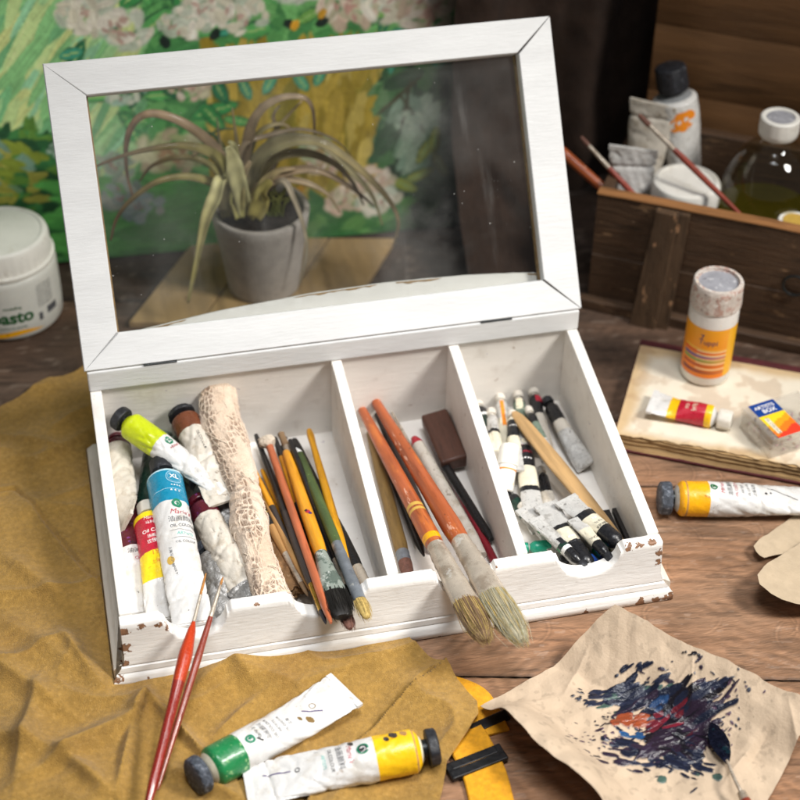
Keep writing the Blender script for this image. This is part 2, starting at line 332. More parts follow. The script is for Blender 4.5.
mat('jar_plastic', '#d6d5ce', rough=.35, var=.04, sc=.7, dirt=(('#a9a596', 1.0, .6, .2, .35), ('#6e6a5c', 4, .74, .03, .6)), sss=.1)
mat('lid_plastic', '#e4e1d9', rough=.45, var=.05, sc=.8, dirt=(('#b7ab97', 1.1, .56, .2, .5), ('#7a6a58', 2.4, .68, .05, .5)))
mat('lid_grey', '#9a9aa0', rough=.4, var=.15, sc=1.2, dirt=(('#d6d4d6', 1.5, .55, .1, .6), ('#56545c', 2.0, .62, .06, .6)))
mat('cap_stained', '#cfc4ba', rough=.5, var=.12, sc=1.3, dirt=(('#b48a7c', 1.6, .5, .1, .75), ('#7d5d58', 2.2, .6, .05, .7), ('#e8c21f', 1.9, .68, .04, .8), ('#e9e6e2', 2.6, .6, .05, .7)), bump=.0008, bsc=3)
mat('bottle_white', '#e6e2dc', rough=.35, var=.04, dirt=(('#e9c42a', 1.2, .64, .04, .85), ('#b39a90', 1.5, .62, .06, .5)), sss=.1)
mat('label_orange', '#ee8a12', rough=.4, attr='Col', var=.04, rand=False)
mat('bits_pink', '#b58c8f', rough=.7, var=.4, sc=2); mat('bits_tan', '#a98b6c', rough=.8, var=.4, sc=2)
mat('book_cloth', '#4e1a1e', rough=.75, var=.2, sc=1.5, bump=.0004, bsc=10, rand=False)
mat('page_top', '#e2d3b8', rough=.85, attr='Col', var=.06, sc=1, rand=False, bump=.0003, bsc=3)
mat('page_edges', '#a98a5f', rough=.9, var=.35, sc=1.2, stretch=(.05, .05, 9), bump=.0012, bsc=2, bstretch=(.1, .1, 9), rand=False)
mat('kneaded', '#c9bcaa', rough=.8, var=.15, sc=2, bump=.001, bsc=3)
mat('charcoal', '#1d1816', rough=.6, var=.4, sc=2)
mat('oil', '#5f5818', rough=.1, trans=.55, ior=1.4, var=.1, rvar=0)
mat('knife_steel', '#8d9096', rough=.28, metal=.9, var=.2, sc=2, dirt=(('#141830', .7, .30, .1, .97), ('#274c5a', .9, .62, .06, .9)), bump=.0006, bsc=2)

def glass_mat(key, tint, rough=.03, dust=False, refl=1.0, haze=0.0, film=0.0):
    m = bpy.data.materials.new(key); m.use_nodes = True; MATS[key] = m; nt = m.node_tree; N = nt.nodes; L = nt.links; N.clear()
    out = N.new('ShaderNodeOutputMaterial'); tr = N.new('ShaderNodeBsdfTransparent'); tr.inputs[0].default_value = tint
    gl = N.new('ShaderNodeBsdfGlossy'); gl.inputs['Roughness'].default_value = rough; gl.inputs['Color'].default_value = (.9, .9, .9, 1)
    fr = N.new('ShaderNodeLayerWeight'); fr.inputs['Blend'].default_value = .5; pw = N.new('ShaderNodeMath'); pw.operation = 'POWER'; L.new(fr.outputs['Facing'], pw.inputs[0]); pw.inputs[1].default_value = 4.0
    mu = N.new('ShaderNodeMath'); mu.operation = 'MULTIPLY_ADD'; mu.inputs[1].default_value = .7*refl; mu.inputs[2].default_value = .045*refl; L.new(pw.outputs[0], mu.inputs[0])
    mx = N.new('ShaderNodeMixShader'); L.new(mu.outputs[0], mx.inputs[0]); L.new(tr.outputs[0], mx.inputs[1]); L.new(gl.outputs[0], mx.inputs[2])
    last = mx.outputs[0]
    if film:
        d0 = N.new('ShaderNodeBsdfDiffuse'); d0.inputs[0].default_value = (.82, .8, .76, 1); m0 = N.new('ShaderNodeMixShader'); m0.inputs[0].default_value = film
        L.new(last, m0.inputs[1]); L.new(d0.outputs[0], m0.inputs[2]); last = m0.outputs[0]
    if dust:
        tc = N.new('ShaderNodeTexCoord'); df = N.new('ShaderNodeBsdfDiffuse'); df.inputs[0].default_value = (.75, .74, .7, 1)
        def layer(scale, a, b_, s, stretch=(1, 1, 1), rot=0, kind='n'):
            mp = N.new('ShaderNodeMapping'); mp.inputs['Scale'].default_value = tuple(x*100 for x in stretch); mp.inputs['Rotation'].default_value = (0, 0, rot); L.new(tc.outputs['Object'], mp.inputs[0])
            if kind == 'v':
                n = N.new('ShaderNodeTexVoronoi'); n.inputs['Scale'].default_value = scale; o = n.outputs['Distance']
            else:
                n = N.new('ShaderNodeTexNoise'); n.inputs['Scale'].default_value = scale; n.inputs['Detail'].default_value = 5; o = n.outputs['Fac']
            L.new(mp.outputs[0], n.inputs['Vector'])
            r = N.new('ShaderNodeMapRange'); r.interpolation_type = 'SMOOTHSTEP'
            for i, v in zip(('From Min', 'From Max', 'To Min', 'To Max'), (a, b_, 0, s)): r.inputs[i].default_value = v
            L.new(o, r.inputs['Value']); return r.outputs[0]
        def mul(a, b_):
            q = N.new('ShaderNodeMath'); q.operation = 'MULTIPLY'; L.new(a, q.inputs[0]); L.new(b_, q.inputs[1]); return q.outputs[0]
        def add(a, b_):
            q = N.new('ShaderNodeMath'); q.operation = 'ADD'; L.new(a, q.inputs[0]); L.new(b_, q.inputs[1]); return q.outputs[0]
        specks = mul(layer(1.1, .07, .03, .55, kind='v'), layer(.35, .47, .62, 1))
        fines = mul(layer(4.0, .12, .07, .3, kind='v'), layer(.2, .56, .72, 1))
        film = layer(.12, .4, .75, haze)
        streak = layer(.55, .58, .8, .10, stretch=(1, .12, .12)); smear = layer(.09, .5, .62, .06)
        tot = add(add(add(specks, fines), film), mul(add(streak, smear), layer(.07, .42, .6, 1)))
        m2 = N.new('ShaderNodeMixShader'); L.new(tot, m2.inputs[0]); L.new(last, m2.inputs[1]); L.new(df.outputs[0], m2.inputs[2]); last = m2.outputs[0]
    L.new(last, out.inputs[0]); return m
glass_mat('lid_glass', (.95, .96, .95, 1), dust=True, refl=.9, haze=.05)
glass_mat('bottle_glass', (.84, .82, .74, 1), rough=.04, refl=1.0)
glass_mat('clear_plastic', (.985, .98, .97, 1), rough=.15, refl=1.0, film=.09)

# ------------------------------------------------------------------ camera, light, world
cam = bpy.data.cameras.new('camera'); co = bpy.data.objects.new('camera', cam); COL.objects.link(co); SC.camera = co
co.matrix_world = Matrix((tuple(RGT), tuple(UPV), tuple(-FWD))).transposed().to_4x4(); co.location = Vector(CAMP)*S
cam.sensor_width = 36; cam.sensor_fit = 'HORIZONTAL'; cam.lens = 36*FPX/800; cam.clip_start = .02; cam.clip_end = 60
cam.dof.use_dof = True; cam.dof.focus_distance = 1.22; cam.dof.aperture_fstop = 4.8; cam.dof.aperture_blades = 9
w = bpy.data.worlds.new('World'); SC.world = w; w.use_nodes = True
bg = w.node_tree.nodes['Background']; bg.inputs[0].default_value = (.93, .97, 1.0, 1); bg.inputs[1].default_value = .145
def area(name, loc, target, size, energy, color, sy=None):
    l = bpy.data.lights.new(name, 'AREA'); l.size = size; l.energy = energy; l.color = color
    if sy: l.shape = 'RECTANGLE'; l.size_y = sy
    o = bpy.data.objects.new(name, l); COL.objects.link(o); o.location = Vector(loc)*S
    d = (Vector(target)-Vector(loc)).normalized(); o.rotation_euler = d.to_track_quat('-Z', 'Y').to_euler(); return o
wl_ = area('window_light', (138, -62, 150), (24, -6, 0), .34, 7.7, (1.0, .965, .91), .46); wl_.data.spread = R(76)
fl_ = area('added_fill_light', (26, -22, 170), (20, -2, 2), .7, 1.75, (.97, .98, 1.0), .55); fl_.data.spread = R(40)  # added overhead lamp with no real source, lifts the box interior
SC.view_settings.view_transform = 'Standard'; SC.view_settings.look = 'None'; SC.view_settings.exposure = 0; SC.view_settings.gamma = 1
SC.cycles.max_bounces = 10; SC.cycles.transparent_max_bounces = 16

# ------------------------------------------------------------------ table
UA = -13.1
ud = Vector((math.cos(R(UA)), math.sin(R(UA)), 0)); vd = Vector((-ud.y, ud.x, 0))
def build_table():
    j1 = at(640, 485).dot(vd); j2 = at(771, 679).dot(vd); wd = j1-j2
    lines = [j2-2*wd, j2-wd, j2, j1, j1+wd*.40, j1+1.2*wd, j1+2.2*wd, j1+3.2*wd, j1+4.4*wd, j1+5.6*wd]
    org = Vector((20, 10, 0)); c0 = org.dot(ud)
    b = MB(); cols = []
    tint = [(.345,.182,.098), (.35,.187,.101), (.355,.19,.104), (.325,.176,.10), (.13,.078,.052), (.07,.045,.033), (.055,.037,.028), (.05,.034,.026), (.045,.032,.025)]  # darker back planks have the shade behind the box painted in
    for k in range(len(lines)-1):
        lo, hi = lines[k]+.06, lines[k+1]-.06
        us = np.linspace(c0-60, c0+75, 300) if k > 3 else np.r_[np.linspace(c0-60, c0-36, 40), np.linspace(c0-35.9, c0+46, 900), np.linspace(c0+46.3, c0+75, 40)]; vs = np.linspace(lo, hi, 50 if k > 3 else (90 if k == 3 else 200))
        U, V = np.meshgrid(us, vs, indexing='ij')
        # swirling saw marks
        cxs = c0-14+k*19.0; cvs = lo-9.0
        rr = np.hypot(U-cxs, (V-cvs)*1.15); saw = np.sin(rr*6.6+5*fbm(U*.3, V*.3, 0, k))*(.4+1.2*fbm(U*.8, V*.8, 0, k+70, 2))
        cx2 = c0+30+k*7; rr2 = np.hypot(U-cx2, (V-hi-7)); saw2 = np.sin(rr2*5.6+6*fbm(U*.25, V*.25, 5, k+9))*(.4+1.2*fbm(U*.8, V*.8, 0, k+71, 2))
        msk = sst(.45, .62, fbm(U*.12, V*.2, 2, k+3)); msk2 = sst(.45, .6, fbm(U*.13, V*.2, 7, k+5))
        g = fbm(U*.12, V*2.2+3*fbm(U*.08, V*.3, 1, k), 0, k+30, 5)
        edge = np.minimum(V-lo, hi-V); ed = sst(0, .22, edge+.12*fbm(U*1.2, V*0, 0, k+4)-.06)
        Z = -.05+.025*saw*msk+.02*saw2*msk2-.12*(1-ed)+.05*(g-.5)
        P = np.stack([U*ud.x+V*vd.x, U*ud.y+V*vd.y, Z], -1)
        n0 = len(b.v); b.grid(P)
        st_ = sst(.5, .7, fbm(U*.16, V*.5, 3, k+90, 4)); val = (1-.28*st_)*(1-.35*sst(.66, .7, fbm(U*.25, V*4.5+2*fbm(U*.1, V*.3, 2, k), 0, k+95, 3)))*(.74+.75*(g-.3))*(1-.10*saw*msk)*(1-.08*saw2*msk2)*(.45+.55*ed)*(.85+.3*fbm(U*.06, V*.1, 3, k+8))
        ra = random.Random(40+k)
        for q_ in range(90 if k <= 3 else 0):       # arcs left by a blade
            cu, cw, rr_, a0, sp_ = ra.uniform(c0-34, c0+44), ra.uniform(lo-1, hi+1), ra.uniform(.7, 3.2), ra.uniform(0, 6.28), ra.uniform(.5, 1.5)
            du, dv = U-cu, V-cw; dd = np.abs(np.hypot(du, dv*1.2)-rr_); an = np.abs((np.arctan2(dv, du)-a0+np.pi) % (2*np.pi)-np.pi)
            mk = sst(sp_, sp_*.4, an); val = val*(1+(.20*np.exp(-(dd/.07)**2)-.16*np.exp(-((dd-.16)/.09)**2))*mk)
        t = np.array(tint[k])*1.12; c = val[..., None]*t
        warm = fbm(U*.09, V*.25, 9, k+60)[..., None]; c = c*(1+(warm-.5)*np.array([.25, .0, -.25]))
        scr = (sst(.735, .75, fbm(U*.9, V*3.0, 4, k+40, 3)))[..., None]; c = c*(1-scr*.2)+scr*.2*np.array([.55, .42, .33])
        cols.append(np.concatenate([np.clip(c, 0, 1), np.ones_like(c[..., :1])], -1).reshape(-1, 4))
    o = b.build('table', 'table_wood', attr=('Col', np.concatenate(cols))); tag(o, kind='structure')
    g = MB(); q = [ud*(c0-60)+vd*lines[0], ud*(c0+75)+vd*lines[0], ud*(c0+75)+vd*lines[-1], ud*(c0-60)+vd*lines[-1]]
    g.prism([(p.x, p.y, -.9) for p in q], (0, 0, -2)); mat('table_gap', '#1a100b', rough=1); tag(g.build('table_underside', 'table_gap', smooth=False), kind='structure')
build_table()

# ------------------------------------------------------------------ white paint box
W, D, T, HF = 40.0, 23.4, .9, 5.16
YR = 22.0; ZR = 8.65; RT = 10.55
def wall_z(y): return HF+(ZR-HF)*y/YR
box = thing('paint_box', 'white chipped wooden artist box with glazed lid propped open and three compartments', 'paint box', (20, 11, 0))
BO = (20, 11, 0)
def bpart(mb, name, m, parent=box, **k):
    mb.v = [(x-BO[0], y-BO[1], z-BO[2]) for x, y, z in mb.v]
    return mb.build(name, m, parent, **k)
NOTCH = [(5.3, 2.55, 2.1), (14.8, 2.95, 1.9), (24.9, 2.35, 2.0), (34.4, 2.75, 2.0)]
def top_h(x):
    h = HF
    for c, hw, dp in NOTCH:
        d = abs(x-c)/hw
        if d < 1:
            q = (1-d)/.2
            h = HF-(.35*min(1, q*2.5) + (dp-.35)*math.sqrt(max(0, 1-(min(1, d/.86))**2.2)))
    return h+.05*(fbm(x*1.1, 3.3, 0, 5)-.5)+(.07*(fbm(x*5, 1.3, 0, 6)-.5))
FACE = [(1.3, -.8), (1.5, -.72), (1.95, -.58), (2.7, -.40), (3.6, -.24), (4.6, -.1), (5.3, -.02)]
def face_y(z): return float(np.interp(z, [f[0] for f in FACE], [f[1] for f in FACE]))
def front_profile(h):
    pr = [(face_y(h)+.08, h), (face_y(h-.05)+.015, h-.05)]
    for k in (.12, .3, .5, .7, .88): z = h-.12-(h-.12-1.95)*k; pr.append((face_y(z), z))
    return pr+[(-.62, 1.78), (-.64, 1.66), (-.57, 1.62), (-.60, 1.56), (-.74, 1.50), (-.80, 1.28), (-.84, 1.12), (-.78, 1.08), (-.82, 1.02), (-.98, .96), (-1.08, .72), (-1.17, .52), (-1.2, .4), (-1.2, .06), (-1.14, 0)]
def build_front():
    xs = sorted(set([round(-.02+i*(40.04)/420, 4) for i in range(421)]))
    P = []
    for x in xs:
        h = top_h(x); e = (x-20)/20
        pr = front_profile(h); row = []
        row.append((x, T, 0)); row.append((x, T, h-.06)); row.append((x, T-.08, h))
        for (y, z) in pr:
            f = 1+.93/20*max(0, min(1, (1.9-z)/1.2)) if z < 1.9 else 1.0      # the plinth is a little longer than the front
            row.append((20+(x-20)*f, y, z))
        P.append(row)
    b = MB(); b.loft(P, 0); return bpart(b, 'front_panel', 'white_paint', ang=50)
build_front()
def side(x0, x1, m, name='side_wall', y0=T+.003, y1=D, zz=0.0):
    b = MB(); n = 14; ys = [y0+(y1-y0)*i/n for i in range(n+1)]
    poly = [(x0, y, 0.75 if name == 'divider' else 0.01) for y in (y0, y1)]
    top = [(x0, y, min(wall_z(y), ZR-.01)-zz) for y in ys[::-1]]
    b.prism([poly[0], poly[1]]+top, (x1-x0, 0, 0)); return bpart(b, name, m, smooth=False, bevel=.07)
side(0, T, ['white_paint_inner']); side(W-T, W, ['white_paint_inner'])
D1, D2 = 19.7, 29.45
for dx in (D1, D2): side(dx-.42, dx+.42, ['white_paint_inner'], 'divider', y1=D-T-.003, zz=.02)
def skirt(x0, x1, sgn):
    b = MB(); pr = [(0, 0.005), (0, 1.72), (.35, 1.72), (.55, 1.55), (.86, 1.35), (.9, 1.2), (.9, 0.005)]
    poly = [((0 if sgn < 0 else W)+sgn*(q+.003), -.55, z) for q, z in pr]
    b.prism(poly, (0, D+1.1, 0)); return bpart(b, 'base_moulding', 'white_paint_side', smooth=False, bevel=.05)
skirt(0, 0, -1); skirt(0, 0, 1)
b = MB(); b.box((T, T, .2), (W-T, D-T, .8)); bpart(b, 'floor_board', 'white_paint_inner', smooth=False)
b = MB(); b.box((T+.002, D-T, .01), (W-T-.002, D-.02, ZR+.3)); bpart(b, 'back_wall', 'white_paint_inner', smooth=False)
b = MB(); b.box((-.05, YR, ZR), (W+.05, D+.9, RT)); bpart(b, 'hinge_rail', 'lid_paint', smooth=False, bevel=.12)
# lid, in its own plane: u across, v up the lid, n towards the front
LA = .6109; LL = 23.8; LW = 40.46
lu = Vector((1, 0, 0)); lv = Vector((0, math.sin(LA), math.cos(LA))); ln = Vector((0, -math.cos(LA), math.sin(LA))); lo_ = Vector((-.23, 22.03, 10.72))
def lp(u, v, n): return tuple(lo_+lu*u+lv*v+ln*n)
def build_lid():
    b = MB(); fw = 2.95; fh = 2.7; g = .045
    def piece(poly):
        # one mitred rail with softened arrises
        def inset(k): 
            c = Vector((sum(p[0] for p in poly)/4, sum(p[1] for p in poly)/4)); out = []
            for p in poly:
                dx, dy = c.x-p[0], c.y-p[1]; out.append((p[0]+math.copysign(k, dx), p[1]+math.copysign(k, dy)*.9))
            return out
        rings = [[lp(u, v, -1.5) for u, v in poly], [lp(u, v, -.1) for u, v in poly], [lp(u, v, 0) for u, v in inset(.07)]]
        b.loft(rings, 0)
    L_, H_ = LW, LL
    piece([(0+.0, 0), (L_-g, 0), (L_-fw-g, fh), (fw, fh)])
    piece([(fw, H_-fh), (L_-fw-g, H_-fh), (L_-g, H_), (0, H_)])
    piece([(0, .0+.01), (fw-.01, fh+.01), (fw-.01, H_-fh-.01), (0, H_-.01)])
    piece([(L_, .02), (L_, H_-.02), (L_-fw, H_-fh-.02), (L_-fw, fh+.02)])
    lid = bpart(b, 'lid', 'lid_paint', ang=30)
    # dark joint filler so the mitres read as thin gaps
    for (u0, v0, u1, v1) in ((L_-.03, .06, L_-fw-.03, fh), (L_-fw-.03, H_-fh, L_-.03, H_-.06)):
        d = Vector((u1-u0, v1-v0)).normalized(); nn = Vector((-d.y, d.x))*.05
        j = MB(); j.prism([lp(u0+nn.x, v0+nn.y, -.04), lp(u1+nn.x, v1+nn.y, -.04), lp(u1-nn.x, v1-nn.y, -.04), lp(u0-nn.x, v0-nn.y, -.04)], tuple(ln*-.6))
        bpart(j, 'mitre_gap', 'joint_dark', lid, smooth=False)
    gl = MB(); gl.add([lp(fw-.25, fh-.25, -.95), lp(L_-fw+.25, fh-.25, -.95), lp(L_-fw+.25, H_-fh+.25, -.95), lp(fw-.25, H_-fh+.25, -.95)], [(0, 1, 2, 3)])
    gl.v = [(x-BO[0], y-BO[1], z-BO[2]) for x, y, z in gl.v]; gl.build('glass_pane', 'lid_glass', lid, smooth=False)
    for (u0, u1) in ((fw-.02, fw+.12), (L_-fw-.14, L_-fw+.02)):
        be = MB(); be.prism([lp(u0, fh+.01, -1.0), lp(u1, fh+.01, -1.0), lp(u1, H_-fh-.01, -1.0), lp(u0, H_-fh-.01, -1.0)], tuple(ln*-.46))
        bpart(be, 'glazing_bead', 'bare_wood_edge', lid, smooth=False)
    ap = MB(); n = 60; keys = [(0, -.65), (.1, .0), (.25, .68), (.45, 1.2), (.62, 1.36), (.8, 1.16), (.92, .8), (1, .4)]
    prof = []
    for i in range(n+1):
        t = i/n; v = np.interp(t, [k[0] for k in keys], [k[1] for k in keys]); prof.append((1.2+t*(L_-2.4), fh+v+.04*(fbm(t*60, 0, 0, 3)-.5)))
    rings = []
    for u, v in prof: rings.append([lp(u, .5, -2.5), lp(u, v, -2.5), lp(u, v, -1.62), lp(u, v-.06, -1.56), lp(u, .5, -1.56)])
    ap.loft(rings)
    pts = [(tuple(Vector(lp(u, v-.12, -1.56))-Vector(BO)), .75) for u, v in prof[2:18]]+[(tuple(Vector(lp(u, v-.05, -1.56))-Vector(BO)), .6) for u, v in prof[22:58]]
    mat('apron_paint_shaded', '#bdbab4', chips=(pts[:1], '#8a6a44', .42, 2.0), dirt=(('#b9b3ac', 1.6, .6, .25, .3),), **WHITE)  # same white as the lid, greyed to paint in the apron's shading
    apo = bpart(ap, 'arched_apron', 'apron_paint_shaded', lid, ang=50)
    n0 = 0
    for (ta, tb) in ((.03, .19), (.42, .60), (.64, .74), (.93, .99)):
        we = MB(); rows = []
        for i in range(61):
            t = ta+(tb-ta)*i/60; u = 1.2+t*(L_-2.4); v = fh+np.interp(t, [k[0] for k in keys], [k[1] for k in keys]); h = (.06+.34*max(0, float(fbm(t*42, 2, 0, 8))-.36))*math.sin(math.pi*i/60)**.4+.01
            rows.append([lp(u, v-.075, -1.545), lp(u, v-.085-h, -1.545)])
        we.grid(rows); bpart(we, 'worn_edge', 'bare_wood_edge', lid, smooth=False)
    for u in (5.9, 33.2):
        h = MB(); h.box((lo_.x+u-1.3, 22.0, RT+.01), (lo_.x+u+1.3, 23.0, RT+.10)); 
        for k in range(5): h.lathe([(-1.3+k*.53, 0), (-1.3+k*.53, .07), (-1.3+k*.53+.5, .07), (-1.3+k*.53+.5, 0)], 10, axis='x', c=(lo_.x+u, 22.02, RT+.08), cap0=False, cap1=False)
        bpart(h, 'hinge', 'metal_dark', smooth=False)
build_lid()

# ------------------------------------------------------------------ thin sheets (leather, papers)
def seg_dist(X, Y, p, q):
    px, py = p[0], p[1]; dx, dy = q[0]-px, q[1]-py; L2 = dx*dx+dy*dy+1e-9
    t = np.clip(((X-px)*dx+(Y-py)*dy)/L2, 0, 1); qx, qy = px+t*dx, py+t*dy
    return np.hypot(X-qx, Y-qy), qx, qy, t
def inside(X, Y, poly):
    r = np.zeros(X.shape, bool); n = len(poly)
    for i in range(n):
        x1, y1 = poly[i][0], poly[i][1]; x2, y2 = poly[(i+1) % n][0], poly[(i+1) % n][1]
        c = ((y1 > Y) != (y2 > Y)) & (X < (x2-x1)*(Y-y1)/((y2-y1)+1e-12)+x1); r ^= c
    return r
def chaikin(poly, n=2, keep=()):
    for _ in range(n):
        out = []
        for i in range(len(poly)):
            a, b_ = Vector(poly[i][:2]), Vector(poly[(i+1) % len(poly)][:2]); out += [a*.75+b_*.25, a*.25+b_*.75]
        poly = out
    return poly
def jag(poly, step, amp, seed):
    out = []
    for i in range(len(poly)):
        a, b_ = Vector(poly[i][:2]), Vector(poly[(i+1) % len(poly)][:2]); n = max(1, int((b_-a).length/step)); nn = Vector((-(b_-a).y, (b_-a).x)).normalized()
        for k in range(n):
            p = a.lerp(b_, k/n); o = (float(fbm(p.x*1.5, p.y*1.5, 0, seed))-.5)*2*amp if k else 0
            out.append(p+nn*o)
    return out
def sheet(name, poly, res, zfun, th, mats, colfun=None, parent=None, origin=(0, 0, 0), aname='Col', side_m=0, disp=None):
    xs = [p[0] for p in poly]; ys = [p[1] for p in poly]
    gx = np.arange(min(xs)-res, max(xs)+2*res, res); gy = np.arange(min(ys)-res, max(ys)+2*res, res)
    X, Y = np.meshgrid(gx, gy, indexing='ij'); ins = inside(X, Y, poly)
    fc = ins[:-1, :-1].astype(int)+ins[1:, :-1]+ins[:-1, 1:]+ins[1:, 1:]; use = fc >= 2
    vu = np.zeros(X.shape, bool); vu[:-1, :-1] |= use; vu[1:, :-1] |= use; vu[:-1, 1:] |= use; vu[1:, 1:] |= use
    cnt = np.zeros(X.shape, int); cnt[:-1, :-1] += use; cnt[1:, :-1] += use; cnt[:-1, 1:] += use; cnt[1:, 1:] += use
    bd = vu & (cnt < 4)
    bX, bY = X[bd], Y[bd]; best = np.full(bX.shape, 1e9); nx, ny = bX.copy(), bY.copy()
    for i in range(len(poly)):
        d, qx, qy, _ = seg_dist(bX, bY, poly[i], poly[(i+1) % len(poly)]); k = d < best; best[k] = d[k]; nx[k] = qx[k]; ny[k] = qy[k]
    X = X.copy(); Y = Y.copy(); X[bd] = nx; Y[bd] = ny
    Z = zfun(X, Y); idx = -np.ones(X.shape, int); idx[vu] = np.arange(vu.sum()); n = int(vu.sum())
    if disp is not None: Z = Z+disp(X, Y)
    top = np.stack([X[vu], Y[vu], Z[vu]], -1); bot = top.copy(); bot[:, 2] -= th
    I, J = np.nonzero(use); a, b_, c, d = idx[I, J], idx[I+1, J], idx[I+1, J+1], idx[I, J+1]
    f = [tuple(q) for q in np.stack([a, b_, c, d], -1).tolist()]; fb = [tuple(q) for q in (np.stack([a, d, c, b_], -1)+n).tolist()]
    # side walls
    ed = {}
    for q in f:
        for k in range(4):
            e = (q[k], q[(k+1) % 4]); r = (e[1], e[0])
            if r in ed: del ed[r]
            else: ed[e] = 1
    fs = [(e[1], e[0], e[0]+n, e[1]+n) for e in ed]
    m = MB(); m.v = [tuple(p) for p in top.tolist()+bot.tolist()]; m.f = f+fb+fs; m.m = [0]*(len(f)+len(fb))+[side_m]*len(fs)
    attr = None
    if colfun is not None:
        c = colfun(top[:, 0], top[:, 1], top[:, 2]); attr = (aname, np.concatenate([c, c]))
    return m.build(name, mats, parent, origin=origin, attr=attr, ang=60)

# ------------------------------------------------------------------ suede
seam = [at(x, y, .6) for x, y in ((446, 662), (428, 676), (405, 693), (385, 712), (372, 727), (350, 745), (326, 763), (312, 790), (300, 820))]
seam2 = [at(x, y, .3) for x, y in ((-40, 500), (0, 493), (15, 491), (30, 505), (55, 535), (85, 570), (112, 592), (125, 610))]
fold = [(at(33, 782), at(135, 722), .55, 1.0), (at(135, 722), at(150, 700), .5, .8), (at(135, 725), at(118, 800), .35, .7), (at(40, 690), at(15, 790), .4, 1.0), (at(150, 705), at(215, 770), .4, .5), (at(225, 660), at(255, 690), .35, 1.3),
        (at(0, 620), at(110, 700), .25, 1.6), (at(40, 470), at(100, 430), .18, .8), (at(0, 440), at(60, 455), .2, .9), (at(-10, 740), at(60, 760), .5, 1.4), (at(190, 700), at(230, 672), .25, 1.0), (at(60, 640), at(100, 690), .3, .8), (at(260, 700), at(215, 740), .25, .7), (at(-20, 660), at(70, 720), .4, 1.2), (at(170, 770), at(250, 812), .35, .8), (at(300, 690), at(380, 665), .18, .8), (at(0, 560), at(70, 610), .3, 1.2), (at(60, 760), at(110, 800), .4, .8)]
def suede_z(X, Y):
    z = .42+1.1*(fbm(X*.13, Y*.13, 0, 2, 3)-.45)+.22*(fbm(X*.5, Y*.5, 1, 4)-.5)+.5*(1-np.abs(fbm(X*.12+3, Y*.16, 4, 6, 2)*2-1))**5
    for p, q, h, w_ in fold:
        d, qx, qy, t = seg_dist(X, Y, p, q); sd = np.sign((q.x-p.x)*(Y-p.y)-(q.y-p.y)*(X-p.x)); ww = w_*np.where(sd > 0, .95, .5); z = z+2.3*h*np.exp(-np.abs(d/ww)**1.5)*np.sin(np.pi*np.clip(t*.8+.1, 0, 1))
    ds = np.full(X.shape, 1e9); sg = np.zeros(X.shape)
    for a, b_ in zip(seam[:-1], seam[1:]):
        d, qx, qy, t = seg_dist(X, Y, a, b_); k = d < ds; ds = np.where(k, d, ds)
        s_ = np.sign((b_.x-a.x)*(Y-a.y)-(b_.y-a.y)*(X-a.x)); sg = np.where(k, s_, sg)
    z = z+np.where(sg > 0, .42*np.exp(-ds/7)*sst(0, .12, ds), 0)+.24*np.exp(-(ds/.2)**2)*(sg > 0)-.2*np.exp(-(ds/.12)**2)*(sg < 0)
    d2 = np.full(X.shape, 1e9)
    for a, b_ in zip(seam2[:-1], seam2[1:]): d2 = np.minimum(d2, seg_dist(X, Y, a, b_)[0])
    z = z-.26*np.exp(-(d2/.16)**2)+.10*np.exp(-((d2-.35)/.3)**2)
    # pressed flat under the box, lifted at the free corner
    fx = sst(-1.0, -.85, X)*sst(-1.25, -1.1, Y)*sst(42, 41, X)*sst(25.5, 24.5, Y); z = z*(1-fx)+(-.12)*fx
    tip = at(480, 712, .6); z = z+.45*np.exp(-(np.hypot(X-tip.x, Y-tip.y)/3.5)**2)
    return np.maximum(z, .04*(1-fx)-.1*fx)
sp = [at(x, y, .4) for x, y in ((-120, 470), (0, 405), (25, 396), (45, 383), (70, 377), (92, 363))]+[Vector((3.5, 36.5, 0)), Vector((6, 24, 0)), Vector((20.4, 3, 0))]+[at(x, y, .4) for x, y in ((408, 640), (421, 650), (432, 661), (446, 663), (462, 690), (482, 712), (466, 738), (447, 764), (445, 778), (437, 815), (430, 860), (-120, 860))]
suede = sheet('suede_hide', jag(chaikin(sp, 1), .5, .06, 3), .13, suede_z, .13, ['suede', 'suede_edge'], side_m=1)
tag(suede, 'rumpled ochre suede hide spread under the left half of the white box', 'suede hide')

# ------------------------------------------------------------------ webbing strap with its buckle
def ribbon(b, pts, width, th, m=0, sub=8):
    P = [Vector(p) for p in pts]; dense = []
    for i in range(len(P)-1):
        p0, p1, p2, p3 = P[max(i-1, 0)], P[i], P[i+1], P[min(i+2, len(P)-1)]
        for k in range(sub):
            t = k/sub; dense.append(.5*((2*p1)+(p2-p0)*t+(2*p0-5*p1+4*p2-p3)*t*t+(3*p1-p0-3*p2+p3)*t**3))
    dense.append(P[-1]); rings = []
    for i, p in enumerate(dense):
        d = (dense[min(i+1, len(dense)-1)]-dense[max(i-1, 0)]); s = Vector((-d.y, d.x, 0)).normalized()*(width/2); u = Vector((0, 0, th/2))
        rings.append([p+s-u, p+s*1.02, p+s*.96+u, p+u*1.15, p-s*.96+u, p-s*1.02, p-s-u])
    b.loft(rings, m)
sx, sy = at(478, 760).x, at(478, 760).y
strap = thing('webbing_strap', 'yellow woven webbing strap with black slider beside the suede corner', 'strap', (sx, sy, 0))
b = MB(); ribbon(b, [(p.x-sx, p.y-sy, z) for p, z in ((at(503, 860), .2), (at(497, 830), .2), (at(487, 785), .24), (at(479, 765), .34), (at(463, 735), .24), (at(447, 715), .14), (at(440, 690), .12))], 2.95, .18); b.build('webbing', 'webbing', strap)
